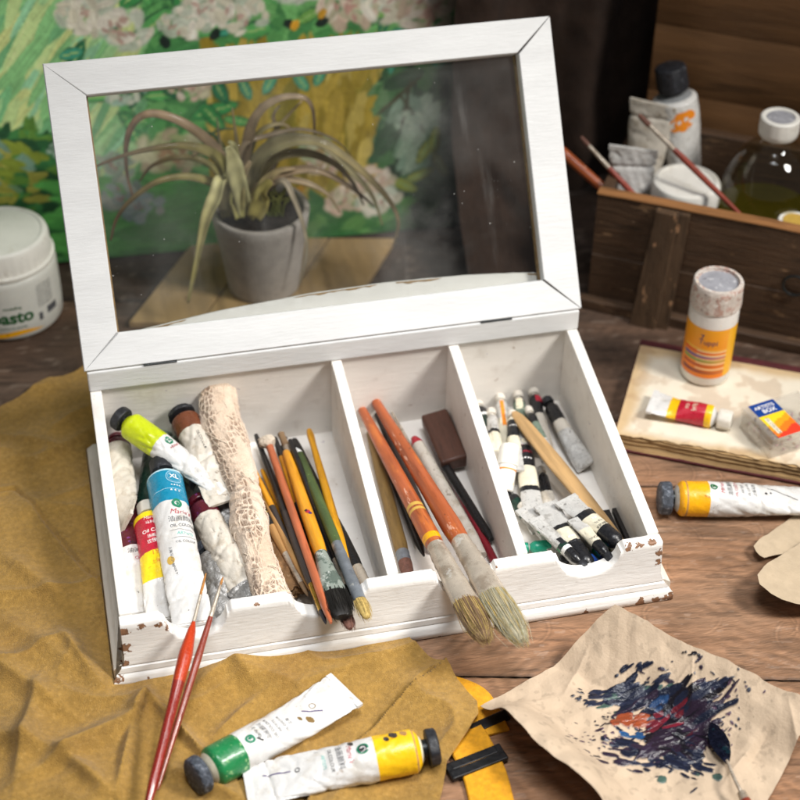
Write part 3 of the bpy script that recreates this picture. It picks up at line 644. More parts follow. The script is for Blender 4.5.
b = MB(); ribbon(b, [(p.x-sx, p.y-sy, z) for p, z in ((at(446, 688), .10), (at(460, 692), .12), (at(474, 700), .2), (at(484, 715), .2), (at(494, 735), .1))], 2.3, .18); b.build('webbing', 'webbing', strap)
b = MB()
m_, l_ = frame_x((at(449, 773, .35).x-sx, at(449, 773, .35).y-sy, .38), (at(503, 752, .35).x-sx, at(503, 752, .35).y-sy, .4))
for (lo, hi) in (((0, -.72, -.2), (l_, -.02, .2)), ((0, .06, -.3), (l_, .7, .1)), ((-.06, -.7, -.24), (.4, .68, .16)), ((l_-.4, -.7, -.24), (l_+.06, .68, .16))): b.box(lo, hi, 0, m_)
b.build('slider', 'black_plastic', strap, smooth=False, bevel=.06)
b = MB(); m_, l_ = frame_x((at(470, 731, .2).x-sx, at(470, 731, .2).y-sy, .2), (at(508, 714, .2).x-sx, at(508, 714, .2).y-sy, .16)); b.box((0, -.4, -.16), (l_, .45, .14), 0, m_); b.build('keeper', 'black_plastic', strap, smooth=False, bevel=.06)

# ------------------------------------------------------------------ brown paper used as a palette
ppx = [(481, 697, 1.8), (530, 673, 1.1), (579, 649, .8), (597, 627, 2.4), (615, 604, 4.4), (650, 622, 4.2), (695, 645, 3.9), (743, 668, 3.6), (800, 697, 3.2), (830, 712, 2.8), (815, 738, 1.2), (795, 752, .4), (768, 800, .3), (752, 850, .3), (640, 850, .3), (600, 800, 2.6), (575, 775, 3.8), (540, 745, 4.2), (508, 720, 3.2)]
pp = [at(*p) for p in ppx]
E0, E1 = at(612, 606, 4.2), at(830, 712, 3.2)
F0, F1 = at(512, 722, 3.6), at(575, 775, 3.8)
nrm = Vector((-(E1-E0).y, (E1-E0).x)).normalized()
if nrm.dot(Vector((1, 1))) < 0: nrm = -nrm
rc = random.Random(4)
creases = []
for k in range(26):
    c = at(rc.uniform(490, 800), rc.uniform(620, 800), .3); a = rc.uniform(0, math.pi); l = rc.uniform(1.5, 6); d = Vector((math.cos(a), math.sin(a), 0))*l
    creases.append((c-d, c+d, rc.uniform(-.16, .2), rc.uniform(.25, .9)))
creases += [(at(590, 655, .5), at(560, 700, .5), .35, .5), (at(690, 665, 2), at(690, 720, .5), .5, .55), (at(755, 745, .4), at(720, 790, .4), .6, .7), (at(770, 735, .6), at(745, 770, .4), -.3, .4), (at(625, 660, .6), at(660, 650, .6), .3, .5), (at(780, 715, .6), at(800, 770, .6), .5, .6)]
def paper_z(X, Y):
    d = (X-E0.x)*nrm.x+(Y-E0.y)*nrm.y                     # signed distance past the curled edge
    up = np.clip((d+4.3+.5*(fbm(X*.3, Y*.3, 0, 44)-.5))/4.6, 0, 1.1)**1.15
    al = ((X-E0.x)*(E1.x-E0.x)+(Y-E0.y)*(E1.y-E0.y))/((E1-E0).length**2)
    z = .3+up*(4.0-1.0*np.clip(al, 0, 1.2))*(.85+.25*fbm(al*4, 0, 0, 8))
    dl = seg_dist(X, Y, F0, F1)[0]; z = z+3.7*sst(5.5, .1, dl)**1.3
    z = z+.28*(fbm(X*.22, Y*.22, 0, 12)-.4)
    for p, q, h, w_ in creases:
        dd, qx, qy, t = seg_dist(X, Y, p, q); z = z+h*np.exp(-dd/w_)*np.sin(np.pi*np.clip(t, .02, .98))
    facets = np.abs(((X*.35+Y*.22+.4*fbm(X*.2, Y*.2, 1, 2, 2)) % 1.0)-.5)*.42*fbm(X*.2, Y*.2, 3, 3)+np.abs(((X*.19-Y*.37+.5*fbm(X*.2, Y*.2, 7, 2, 2)) % 1.0)-.5)*.5*fbm(X*.17, Y*.2, 6, 3)+np.abs(((X*.62-Y*.2+.6*fbm(X*.3, Y*.3, 9, 2, 2)) % 1.0)-.5)*.24*fbm(X*.3, Y*.3, 8, 3)
    return np.maximum(z+facets-.05, .04)
# paint knifed on to the paper: strokes are laid down in table coordinates
pc = at(672, 718, .4); RES = .045; PW = 13.5
NP = int(2*PW/RES); pcol = np.zeros((NP, NP, 3)); palp = np.zeros((NP, NP)); phgt = np.zeros((NP, NP))
rs = random.Random(7)
def stamp(col, alp, hgt, cx, cy, ln, wd, ang, c, dens=.5, res=RES, half=PW, seed=0, h=.05):
    n = col.shape[0]; r = max(ln, wd)*1.3; i0, i1 = int((cx-r+half)/res), int((cx+r+half)/res)+1; j0, j1 = int((cy-r+half)/res), int((cy+r+half)/res)+1
    i0, j0 = max(i0, 0), max(j0, 0); i1, j1 = min(i1, n), min(j1, n)
    if i1 <= i0 or j1 <= j0: return
    x = (np.arange(i0, i1)*res-half-cx)[:, None]; y = (np.arange(j0, j1)*res-half-cy)[None, :]
    u = x*math.cos(ang)+y*math.sin(ang); v = -x*math.sin(ang)+y*math.cos(ang)
    e = (u/ln)**2+(v/wd)**2
    nz = fbm(u*1.3, v*4.5, seed*.7, seed % 97, 3)
    m = sst(1.0, .82, e+(nz-.5)*2.2*dens)*sst(1.35, 1.2, e)
    streak = .75+.6*(fbm(u*.5, v*9, 0, (seed+5) % 97, 2)-.5)
    for k in range(3): col[i0:i1, j0:j1, k] = col[i0:i1, j0:j1, k]*(1-m)+np.clip(c[k]*streak, 0, 1)*m
    alp[i0:i1, j0:j1] = np.maximum(alp[i0:i1, j0:j1], m); hgt[i0:i1, j0:j1] = hgt[i0:i1, j0:j1]*(1-m*.6)+m*h*(.6+.8*fbm(u*.9, v*7, 0, (seed+9) % 97, 2))
NAVY, PUR, BLK, BLU, ORG, RED, GRN, MAU = [lin(c)[:3] for c in ('#282d42', '#33273a', '#17131c', '#1d5a96', '#9c4a2a', '#7e1f30', '#4a6259', '#5a4256')]
def P2(x, y): q = at(x, y, .45); return q.x-pc.x, q.y-pc.y
def strokes(n, cx, cy, sx_, sy_, angs, cols, l=(.3, 1.4), wd=(.1, .4), dens=.7, h=.05):
    for k in range(n):
        x, y = P2(rs.gauss(655+(cx-655)*.88, sx_*.82), rs.gauss(731+(cy-731)*.86, sy_*.8)); a = R(rs.choice(angs)+rs.gauss(0, 12))
        stamp(pcol, palp, phgt, x, y, rs.uniform(*l)*.85, rs.uniform(*wd)*1.45, a*.62-.05, rs.choice(cols), dens, seed=rs.randrange(9000), h=h)
DN = lin('#1b2034')[:3]; DP = lin('#2a1d2e')[:3]
strokes(230, 664, 728, 38, 24, (-30, 20, 35, -50), (DN, DP, NAVY, DN, PUR), (.1, .45), (.03, .11), 1.0, .03)
strokes(66, 622, 694, 22, 6, (4, 14), (NAVY, DN, GRN, NAVY, DN), (.3, 1.1), (.07, .22), 1.0)
strokes(50, 640, 757, 28, 9, (-28, -35, -20), (DN, PUR, DN, NAVY), (.3, 1.1), (.06, .2), 1.0)
strokes(105, 684, 736, 18, 15, (35, 28, 20, 40), (DP, BLK, DN, PUR, lin('#4a1b28')[:3], DP), (.5, 1.9), (.1, .34), .95, .12)
strokes(60, 682, 712, 24, 7, (22, 30, 12), (DP, BLK, PUR, DN, NAVY), (.6, 2.2), (.07, .24), .8, .1)
strokes(34, 688, 770, 18, 11, (-60, -75, 30), (DN, GRN, DN, NAVY), (.25, .9), (.08, .24), 1.0)
strokes(15, 632, 721, 13, 4, (14, 22), (ORG, lin('#8e4a30')[:3], ORG), (.3, .9), (.1, .24), 1.0, .08)
strokes(11, 668, 718, 12, 6, (60, 20, 30), (RED, lin('#6e1f2c')[:3], lin('#6e1f2c')[:3]), (.3, .9), (.08, .18), .9, .08)
strokes(6, 627, 737, 8, 3, (-10,), (BLU, lin('#24507e')[:3]), (.25, .6), (.08, .18), .9)
strokes(9, 658, 705, 12, 4, (20,), (lin('#27456f')[:3], NAVY, DN), (.3, .8), (.08, .2), .9)
strokes(26, 690, 748, 14, 10, (25, -60), (BLK, DP), (.2, .7), (.05, .16), 1.0, .07)
strokes(9, 625, 672, 10, 2, (10,), (DN,), (.2, .6), (.05, .12), 1.0); strokes(14, 568, 690, 4, 5, (-40,), (DN,), (.1, .3), (.03, .09), .9)
strokes(6, 692, 674, 5, 2, (-30,), (BLK,), (.1, .3), (.04, .1), .9); strokes(34, 735, 714, 13, 20, (-60, 40), (DN, MAU), (.06, .25), (.03, .07), .9); strokes(40, 592, 742, 18, 12, (-35,), (DN, MAU), (.06, .28), (.03, .08), .9)
def psample(A, X, Y):
    fx = np.clip((X-pc.x+PW)/RES, 0, NP-2); fy = np.clip((Y-pc.y+PW)/RES, 0, NP-2); i = fx.astype(int); j = fy.astype(int); u = fx-i; v = fy-j
    if A.ndim == 3: u = u[..., None]; v = v[..., None]
    return A[i, j]*(1-u)*(1-v)+A[i+1, j]*u*(1-v)+A[i, j+1]*(1-u)*v+A[i+1, j+1]*u*v
def paper_col(X, Y, Z):
    base = np.array(lin('#bda890')[:3])*(1+.18*(fbm(X*.5, Y*.5, 0, 4)-.5)-.18*sst(.66, .72, fbm(X*2.2, Y*2.2, 0, 14)))[:, None]
    a = psample(palp, X, Y)[:, None]; c = base*(1-a)+psample(pcol, X, Y)*a
    return np.concatenate([np.clip(c, 0, 1), a], -1)
paper = sheet('palette_paper', jag(pp, .6, .05, 5), .06, paper_z, .02, ['brown_paper'], colfun=paper_col, aname='Paint', disp=lambda X, Y: psample(phgt, X, Y))
tag(paper, 'crumpled brown paper smeared with dark blue, purple and orange paint', 'paper')

def scrap(pts, label, z0, lift, seed, d):
    poly = jag(chaikin([at(*p) for p in pts], 1), .5, .05, seed); a, b_ = at(*d[0]), at(*d[1])
    def zf(X, Y):
        dd = ((X-a.x)*(b_.x-a.x)+(Y-a.y)*(b_.y-a.y))/(b_-a).length
        return z0+lift*sst(0, (b_-a).length, dd)**1.6+.2*(fbm(X*.35, Y*.35, 0, seed)-.5)+.16*np.abs((X*.33+Y*.2+.3*fbm(X*.3, Y*.3, 0, 3)) % 1-.5)+.12*np.abs((X*.2-Y*.4) % 1-.5)
    o = sheet('paper_scrap', poly, .14, zf, .03, ['scrap_paper']); return tag(o, label, 'paper scrap', 'torn paper scraps on the right of the table')
scrap([(846, 484, .3), (795, 513, .3), (752, 545, .7), (757, 556, .6), (766, 561, .5), (830, 540, .3), (850, 520, .3)], 'smaller torn paper scrap just below the yellow banded tube', .15, .6, 21, ((800, 530, .3), (752, 548, .3)))
scrap([(850, 515, .9), (800, 536, 1.5), (768, 560, 2.0), (754, 579, 2.5), (776, 600, 2.2), (800, 607, 1.8), (850, 606, 1.0)], 'larger rounded torn paper scrap curling up above its shadow', .75, 1.6, 22, ((830, 565, .9), (754, 580, 2.4)))

# ------------------------------------------------------------------ paint tubes
def paint_tube(label, A, B, r, bands, cap='cap_black', cap_l=.9, cap_r=.72, roll=0, crump=.16, flat=1.0, seed=1, prints=(), group=None, neck=.3, cap_ridge=True,
               folds=(), crimp=True, bend=0.0, twist=0.0, wide=1.0, nx=110, nth=56, cat='paint tube', curl=0.0):
    mx, L = frame_x(A, B, roll); root = thing('paint_tube', label, cat, mx=mx, group=group)
    x0 = cap_l+neck; LB = L-x0
    def surf(t, th):
        t = np.asarray(t, float); th = np.asarray(th, float); t, th = np.broadcast_arrays(t, th); x = x0+t*LB
        rad = r*(.5+.5*sst(0, .42/ (LB) * 1.0 + .02, t)**.6); s = sst(.2, 1.0, t)*flat
        h = rad*(1-s)+.10*s; w_ = rad*(1+.42*s*wide)
        k = sst(.05, .3, t)
        c = crump*.42*k*((fbm(x*.75+seed*3.1, np.cos(th)*1.1+seed, np.sin(th)*1.1, seed, 3)-.5)*2)
        rf = random.Random(seed*7+1)
        for q_ in range(5):
            fx_, gx_, p0, p1 = rf.uniform(.16, .5), rf.uniform(.5, 1.3), rf.uniform(0, 1), rf.uniform(0, 6.28); ph_ = x*fx_*rf.choice((-1, 1))+gx_*np.sin(th*rf.choice((1, 1, 2))+p1)+p0
            tri = np.abs((ph_ % 1)-.5)*2; c = c+crump*.55*k*(np.minimum(tri*3.0, 1)-.8)*sst(.38, .6, fbm(x*.3+q_*5, np.cos(th)+seed, np.sin(th), seed+q_, 2))
        for (xa, tha, sl, dep, wd) in folds:
            q = np.abs(x-x0-xa*LB - sl*np.sin(th-R(tha))); c = c-dep*np.exp(-(q/wd)**1.2)*k
        y = w_*np.cos(th)*(1+c/r*.7); z = h*np.sin(th)*(1+c/r)+c*s*.5
        tw = R(twist)*t**2; y, z = y*np.cos(tw)-z*np.sin(tw), y*np.sin(tw)+z*np.cos(tw)
        z = z+bend*np.sin(np.pi*t)+curl*sst(.6, 1.0, t)
        return np.stack([x, y, z], -1)
    ends = [b_[0] for b_ in bands]
    ts = sorted(set([round(float(v), 5) for v in np.linspace(0, 1, nx)]+[round(e, 5) for e in ends]+[.01, .025, .04]))
    th = np.linspace(0, 2*math.pi, nth, endpoint=False)
    P = surf(np.array(ts)[:, None], th[None, :])
    mats = []; bm_ = []
    for e, m in bands:
        if m not in mats: mats.append(m)
        bm_.append((e, mats.index(m)))
    def fm(i):
        tm = (ts[i]+ts[i+1])/2
        for e, k in bm_:
            if tm <= e: return k
        return bm_[-1][1]
    b = MB(); b.loft(P, fm=fm); body = b.build('body', mats, root, ang=55)
    # cap with moulded grip and a shoulder thread
    c = MB(); cr = r*cap_r; n = 48
    prof = [(0, cr*.86), (.06, cr*.95), (.14, cr), (cap_l*.8, cr*1.03), (cap_l*.9, cr*1.03), (cap_l, cr*.98)]
    c.lathe(prof, n, axis='x', ridge=(.1, cap_l*.82, 16, .022) if cap_ridge else None)
    c.build('cap', cap, root, ang=35)
    k = MB(); k.lathe([(cap_l-.05, r*.42), (x0+.1, r*.44)], 20, axis='x'); k.build('neck', 'metal_dark' if cap.startswith('cap_b') or cap == 'cap_grey' else 'cap_white', root)
    if crimp:
        q = MB(); e = surf(np.array([1.0]), np.array([0, math.pi]))
        a_, b_ = Vector(e[0]), Vector(e[1]); d = (a_-b_).normalized(); up = Vector((1, 0, 0)).cross(d).normalized(); rr = []
        nn = 14
        for i in range(nn+1):
            t = i/nn; p = b_+(a_-b_)*(t*1.02-.01); o = .05*(float(fbm(t*4, seed, 0, seed))-.5)
            rr.append([p+Vector((-.35, 0, 0))+up*(.10+o), p+Vector((.12, 0, 0))+up*(.13+o), p+Vector((.14, 0, 0))-up*(.10-o), p+Vector((-.35, 0, 0))-up*(.13-o)])
        q.loft(rr); q.build('crimp', bands[-1][1], root, ang=40)
    for pr in prints:
        uv, fc = pr['uv']; uv = xform(uv, pr.get('rot', 0)); m = MB(); v = np.array(uv, float)
        tt = (pr['x']-v[:, 1])/LB; wl = r*(1+.42*sst(.2, 1, tt)*flat*.6)
        th0 = pr.get('th', 90)
        if th0 == 'cam':
            cl = mx.inverted() @ Vector(CAMP); th0 = math.degrees(math.atan2(cl.z, cl.y))+pr.get('off', 0)
        ta = R(th0)-v[:, 0]/wl
        tt = np.clip(tt, 0, .999); p = surf(tt, ta); e1 = surf(tt, ta+.02)-surf(tt, ta-.02); e2 = surf(np.clip(tt+.004, 0, 1), ta)-surf(np.clip(tt-.004, 0, 1), ta)
        nrm_ = np.cross(e2, e1); nrm_ /= np.linalg.norm(nrm_, axis=1, keepdims=True)+1e-9
        cen = p-np.stack([p[:, 0], p[:, 0]*0, p[:, 0]*0], -1); sg = np.sign((nrm_*cen).sum(1, keepdims=True)); sg[sg == 0] = 1
        m.add(p+nrm_*sg*.018, fc); m.build('lettering', pr['m'], body, smooth=False)
    return root
def T_(s, size, x, m='ink_grey', th=90, rot=0, shear=0, bold=0, sx=1.0): return dict(uv=text_uv(s, size, shear, bold, sx), x=x, m=m, th=th, rot=rot)
def U_(uv, x, m, th=90, rot=0): return dict(uv=uv, x=x, m=m, th=th, rot=rot)
def fine_lines(x, th, m='ink_grey', n=4, w_=1.2, gap=.2, seed=1, s=.17):
    rr = random.Random(seed); words = ['OIL COLOUR', 'ARTISTS', '50ml', '\u6cb9\u753b\u989c\u6599', 'Oil Colour']
    return [T_(rr.choice(words), s, x+i*gap, m, th) for i in range(n)]

FLOOR = .8
G1 = 'used oil paint tubes in the left compartment'
def a3(px, py, z): return at(px, py, z)
# blue tube on top of the pile
rb = 1.42
paint_tube('large white tube with turquoise collar and black cap on top of the pile', a3(161, 462, 4.6), a3(193, 624, 3.3), rb, [(.05, 'ink_lightblue'), (.26, 'band_blue'), (1, 'tube_clean')], cap_l=1.25, cap_r=.66, roll=0, crump=.12, seed=3, group=G1, flat=.9,
           folds=((.84, 90, .25, .18, .12), (.7, 60, .5, .1, .15)), wide=.1,
           prints=[U_(ring_uv(.62, .66), 1.45, 'ink_lightblue', 62), U_(ring_uv(.50, .52), 1.45, 'ink_lightblue', 62), T_('XL', .62, 1.4, 'ink_white', 62, bold=.02), T_('\u2605\u2605\u2605\u2605', .22, 2.35, 'ink_white', 62), T_('\u2605 \u2605 \u2605', .26, 2.9, 'ink_white', 66),
                   U_(rect_uv(2.4, .035, 12, 1), 2.72, 'ink_lightblue', 92), U_(emblem_uv(), 4.25, 'ink_green', 70), U_(ring_uv(.30, .42), 4.25, 'ink_green', 70), T_("Marie's", .62, 5.05, 'ink_red', 62, shear=.3),
                   T_('\u6cb9\u753b\u989c\u6599', .56, 5.75, 'ink_grey', 62), T_('OIL COLOUR', .36, 6.35, 'ink_grey', 62, bold=.01), U_(rect_uv(2.2, .03, 12, 1), 6.75, 'ink_grey', 64), T_('ARTISTS', .4, 7.1, 'ink_teal', 60, shear=.2), U_(rect_uv(2.2, .03, 12, 1), 7.45, 'ink_grey', 64), T_('OIL COLOUR', .3, 7.85, 'ink_grey', 62),
                   T_('\u4e0a\u6d77\u9a6c\u5229\u753b\u6750', .3, 9.0, 'ink_grey', 115, rot=-90), T_('MADE IN', .26, 10.2, 'ink_grey', 110, rot=-80), U_(ring_uv(0.01, .36, 16), 9.3, 'ink_gold', 120)])
paint_tube('red and yellow printed tube with pale cap left of the turquoise collared tube', a3(146, 505, 3.4), a3(172, 618, 2.2), 1.28, [(.10, 'band_lemon'), (.42, 'band_red'), (.66, 'band_lemon'), (1, 'tube_clean')], cap='cap_white', cap_l=1.1, cap_r=.6, crump=.09, seed=5, group=G1, neck=.12, flat=.9,
           prints=[T_("Marie's", .42, 1.15, 'ink_pale', 88, shear=.3), T_('\u9a6c\u5229\u724c', .34, 1.65, 'ink_white', 88), T_('Oil Colour', .44, 2.45, 'ink_white', 84, bold=.015), T_('\u6cb9\u753b\u989c\u6599', .34, 2.95, 'ink_white', 84), T_('\u73ab\u7470\u7ea2\u8272', .38, 3.4, 'ink_white', 84), T_('1950', .62, 4.4, 'ink_orange', 84), T_('\u4e0a\u6d77\u724c 12', .34, 5.2, 'ink_orange', 84)])
paint_tube('bright lime banded tube with black cap lying across the top left corner', a3(117, 416, 6.4), a3(226, 492, 3.9), 1.12, [(.34, 'band_lime'), (1, 'tube_clean')], cap_l=.75, cap_r=.86, crump=.16, seed=8, group=G1, flat=.85, neck=.2, wide=-.5,
           folds=((.6, 100, .4, .14, .2),), prints=[U_(ring_uv(.26, .38), 4.1, 'ink_green', 75), U_(emblem_uv(), 4.1, 'ink_green', 75), T_("Marie's", .4, 4.7, 'ink_red', 75, shear=.3)])
paint_tube('white paint spotted tube with broad brown collar beside the lace bundle', a3(180, 412, 5.4), a3(229, 500, 3.9), 1.2, [(.22, 'band_brown'), (1, 'tube_dirty')], cap='cap_black', cap_l=.5, cap_r=.9, crump=.2, seed=11, group=G1, neck=.1, folds=((.55, 80, .3, .22, .14),),
           prints=[T_('OIL COLOUR', .3, 3.6, 'ink_dark', 85, rot=-90)])
paint_tube('dirty white tube twisted edge-on against the left wall', a3(117, 438, 3.2), a3(124, 528, 3.2), 1.08, [(.1, 'band_maroon'), (1, 'tube_dirty')], cap='band_maroon', cap_l=.5, cap_r=.7, crump=.2, seed=14, group=G1, twist=62, neck=.1, cap_ridge=False)
paint_tube('dark green tube lying low under the lime banded tube', a3(160, 442, 2.2), a3(150, 545, 1.5), 1.3, [(1, 'band_darkgreen')], cap='cap_black', crump=.1, seed=16, group=G1, flat=.5)
paint_tube('dull grey green tube half hidden behind the lime banded tube', a3(158, 436, 2.6), a3(205, 478, 1.8), 1.25, [(1, 'band_greygreen')], cap='band_greygreen', crump=.1, seed=18, group=G1, flat=.5, cap_ridge=False)
paint_tube('maroon collared white tube wedged against the front left corner', a3(127, 500, 2.4), a3(140, 612, 1.7), 1.05, [(.42, 'band_maroon'), (1, 'tube_clean')], cap='band_maroon', crump=.08, seed=20, group=G1, cap_ridge=False, prints=[T_("Marie's", .4, 4.2, 'ink_dark', 70), T_('\u6cb9\u753b\u989c', .5, 4.9, 'ink_dark', 72), T_('OIL', .4, 5.6, 'ink_red', 70)])
paint_tube('crumpled silvery tube under the brown collared one', a3(196, 480, 2.6), a3(243, 532, 2.2), 1.05, [(1, 'tube_silver')], cap='cap_grey', cap_l=.5, crump=.26, seed=23, group=G1)
paint_tube('worn white tube with maroon collar sliding down beside the lace bundle', a3(198, 500, 2.9), a3(252, 606, 2.6), 1.12, [(.16, 'band_maroon'), (.80, 'tube_dirty'), (1, 'tube_silver')], cap='band_maroon', cap_l=.6, cap_r=.8, crump=.2, seed=25, group=G1, neck=.05, folds=((.82, 90, .3, .25, .1), (.5, 70, .6, .14, .12)), roll=25, wide=.3)
paint_tube('grey crumpled tube at the bottom of the first front notch', a3(205, 545, 1.7), a3(238, 624, 1.7), 1.1, [(1, 'tube_silver')], cap='cap_grey', crump=.24, seed=27, group=G1)
# tubes lying out on the table
G2 = 'large white paint tubes lying out on the table'
paint_tube('white tube with green collar and scuffed dark cap on the suede', a3(193, 778, 1.75), a3(345, 695, .75), 1.42, [(.025, 'ink_pale'), (.22, 'band_green'), (1, 'tube_clean')], cap='cap_grey', cap_l=.8, cap_r=.9, crump=.10, seed=31, group=G2, flat=.98, neck=.25, wide=.6, curl=.5, folds=((.93, 90, .1, .12, .1),),
           prints=[U_(ring_uv(.2, .36), 3.3, 'ink_green', 105), U_(emblem_uv(), 3.3, 'ink_green', 105), T_("Marie's", .42, 4.0, 'ink_dark', 100, shear=.3), T_('\u6cb9\u753b\u989c\u6599', .4, 4.6, 'ink_grey', 100), T_('OIL COLOUR', .3, 5.1, 'ink_dark', 100), T_('ARTISTS', .3, 5.6, 'ink_grey', 100), T_('OIL COLOUR', .26, 6.1, 'ink_grey', 100), T_('\u4e0a\u6d77', .3, 6.6, 'ink_grey', 100),
           U_(rect_uv(1.5, .09, 8, 1), 8.6, 'ink_purple', 100, 62), U_(ring_uv(.2, .25), 8.9, 'handle_olive', 86), U_(blot_uv(.26), 8.0, 'handle_olive', 120), U_(blot_uv(.14), 7.4, 'handle_olive', 106), U_(rect_uv(.5, .1, 4, 1), 3.9, 'ink_dark', 118, 40)])
paint_tube('white crumpled tube with yellow collar and black cap on the suede', a3(438, 746, 1.9), a3(247, 786, 1.0), 1.5, [(.015, 'ink_pale'), (.04, 'band_yellow'), (.05, 'handle_tan'), (.27, 'band_yellow'), (1, 'tube_clean')], cap='cap_black', cap_l=.75, cap_r=.84, crump=.14, seed=33, group=G2, neck=.35, wide=.5, folds=((.87, 90, .15, .2, .09), (.7, 75, 1.6, .13, .12)),
           prints=[U_(ring_uv(.30, .42), 4.0, 'ink_green', 90), U_(emblem_uv(), 4.0, 'ink_dark', 90), T_("Marie's", .5, 4.9, 'ink_red', 88, shear=.3), T_('\u6cb9\u753b\u989c\u6599', .5, 5.6, 'ink_grey', 88), T_('OIL COLOUR', .34, 6.2, 'ink_dark', 88), T_('ARTISTS', .34, 6.7, 'ink_teal', 88),
           U_(rect_uv(1.9, .1, 10, 1), 9.9, 'ink_purple', 98, 80), U_(ring_uv(.12, .18), 8.5, 'ink_dark', 92), U_(blot_uv(.24), 1.1, 'handle_tan', 112), U_(blot_uv(.30), 1.8, 'handle_dark', 114), U_(blot_uv(.2), 2.3, 'handle_dark', 104), U_(blot_uv(.2), 4.7, 'handle_dark', 122)])
paint_tube('white tube with orange yellow collar and crusty grey cap beside the old book', a3(659, 498, 1.5), a3(838, 502, .9), 1.42, [(.02, 'tube_dirty'), (.06, 'band_ochre'), (.07, 'handle_tan'), (.20, 'band_ochre'), (1, 'tube_clean')], cap='cap_grey', cap_l=.9, cap_r=.92, crump=.13, seed=35, group=G2, neck=.28, wide=.25, flat=.8, folds=((.45, 80, .8, .14, .14), (.6, 95, 1.2, .16, .1)),
           prints=[U_(ring_uv(.17, .26), 3.0, 'ink_green', 92), U_(emblem_uv(), 3.0, 'ink_deepgreen', 92), T_("Marie's", .45, 3.7, 'ink_red', 90, shear=.3), T_('\u6cb9\u753b\u989c\u6599', .44, 4.3, 'ink_grey', 90), T_('OIL COLOUR', .3, 4.8, 'ink_red', 90), T_('ARTISTS', .3, 5.3, 'ink_grey', 90), T_('OIL COLOUR', .28, 5.8, 'ink_grey', 90), T_('\u4e0a\u6d77\u9a6c\u5229', .34, 6.3, 'ink_grey', 90),
           U_(rect_uv(2.6, .07, 12, 1), 8.6, 'ink_dark', 92, 66), U_(ring_uv(.01, .11, 12), 7.2, 'ink_dark', 102), U_(ring_uv(.01, .08, 12), 7.6, 'ink_dark', 98)])

# small tubes in the right compartment
G3 = 'small paint tubes in the right compartment'
def small(label, A, B, r, bands, seed, cap='cap_white', prints=(), **k):
    kw = dict(cap_l=.62, cap_r=.8, crump=.1, neck=.12, nx=44, nth=30); kw.update(k)
    r *= .84; bands = [(e, 'tube_small' if m in ('tube_clean', 'tube_white') else m) for e, m in bands]
    return paint_tube(label, A, B, r, bands, cap=cap, seed=seed, group=G3, prints=prints, **kw)
BW = [(.4, 'band_black'), (.7, 'band_cream'), (1, 'tube_clean')]
small('small black banded tube squeezed against the divider at the back', a3(477, 402, 1.6), a3(497, 452, 1.4), .62, [(.2, 'band_black'), (.25, 'ink_white'), (.5, 'band_darkgreen'), (1, 'tube_clean')], 41)
small('small white capped tube with an orange stripe at the back', a3(500, 396, 2.2), a3(509, 458, 1.8), .62, [(.35, 'tube_clean'), (1, 'band_cream')], 42, prints=[U_(rect_uv(.3, 3.0, 2, 16), 1.8, 'ink_orange', 92)])
small('small white capped tube with a pale green label at the back', a3(518, 393, 2.2), a3(524, 448, 1.5), .62, [(.12, 'band_black'), (.62, 'band_greygreen'), (1, 'tube_clean')], 43, prints=[U_(rect_uv(.6, 1.3, 4, 8), .9, 'ink_pale', 95)])
small('small black tube with a red label patch at the back', a3(533, 390, 2.2), a3(546, 452, 1.5), .66, [(.38, 'band_black'), (1, 'tube_dirty')], 44, prints=[U_(rect_uv(.7, .8, 4, 4), .75, 'ink_red', 60)], flat=.6)
small('small black collared tube with a flattened grey tail leaning on the right wall', a3(546, 399, 2.3), a3(585, 466, 1.5), .72, [(.3, 'band_black'), (.45, 'tube_dirty'), (1, 'tube_white')], 45, cap='cap_black', crump=.14, twist=35)
small('small dark tube lying under the orange striped one', a3(486, 420, 1.3), a3(505, 470, 1.3), .6, [(.5, 'band_black'), (1, 'tube_clean')], 46)
small('white tube with a red diamond emblem in the middle of the compartment', a3(520, 428, 1.9), a3(534, 516, 2.1), .88, [(.22, 'tube_white'), (.46, 'band_black'), (.68, 'band_cream'), (.73, 'band_black'), (1, 'tube_clean')], 47, wide=.3, flat=.85,
      prints=[dict(uv=([(0, .62), (.58, .1), (.3, -.5), (-.3, -.5), (-.58, .1)], [(0, 1, 2, 3, 4)]), x=1.75, m='ink_red', th=84), U_(ring_uv(.1, .26, 18), 1.75, 'ink_pale', 84), T_('TURNER', .36, 3.1, 'ink_red', 86), T_('ACRYL', .28, 3.45, 'ink_dark', 86), T_('\u25a0 \u25a0 \u25a0 \u25a0', .2, 3.85, 'ink_white', 86)])
small('dark slim tube beside the red emblem tube', a3(541, 468, 1.2), a3(551, 512, 1.2), .5, [(.5, 'band_black'), (1, 'tube_dirty')], 48)
small('white tube with green stripes at the left of the front heap', a3(592, 572, 2.2), a3(526, 508, 2.4), .78, [(.3, 'tube_clean'), (.36, 'band_green'), (.62, 'tube_clean'), (.66, 'band_green'), (1, 'tube_clean')], 49, prints=[U_(rect_uv(.16, 2.6, 2, 12), 2.4, 'ink_deepgreen', 80), U_(rect_uv(.6, .5, 4, 4), 3.6, 'ink_dark', 105)])
small('white tube with a black lettered band in the front heap', a3(594, 574, 2.6), a3(546, 505, 2.9), .8, [(.36, 'band_black'), (.58, 'band_cream'), (.64, 'band_black'), (1, 'tube_clean')], 50, cap='cap_black', prints=[T_('TURNER', .36, 1.9, 'ink_dark', 92), T_('ACRYL', .3, 2.4, 'ink_grey', 92), T_('\u25a0 \u25a0 \u25a0', .2, 2.95, 'ink_white', 92)])
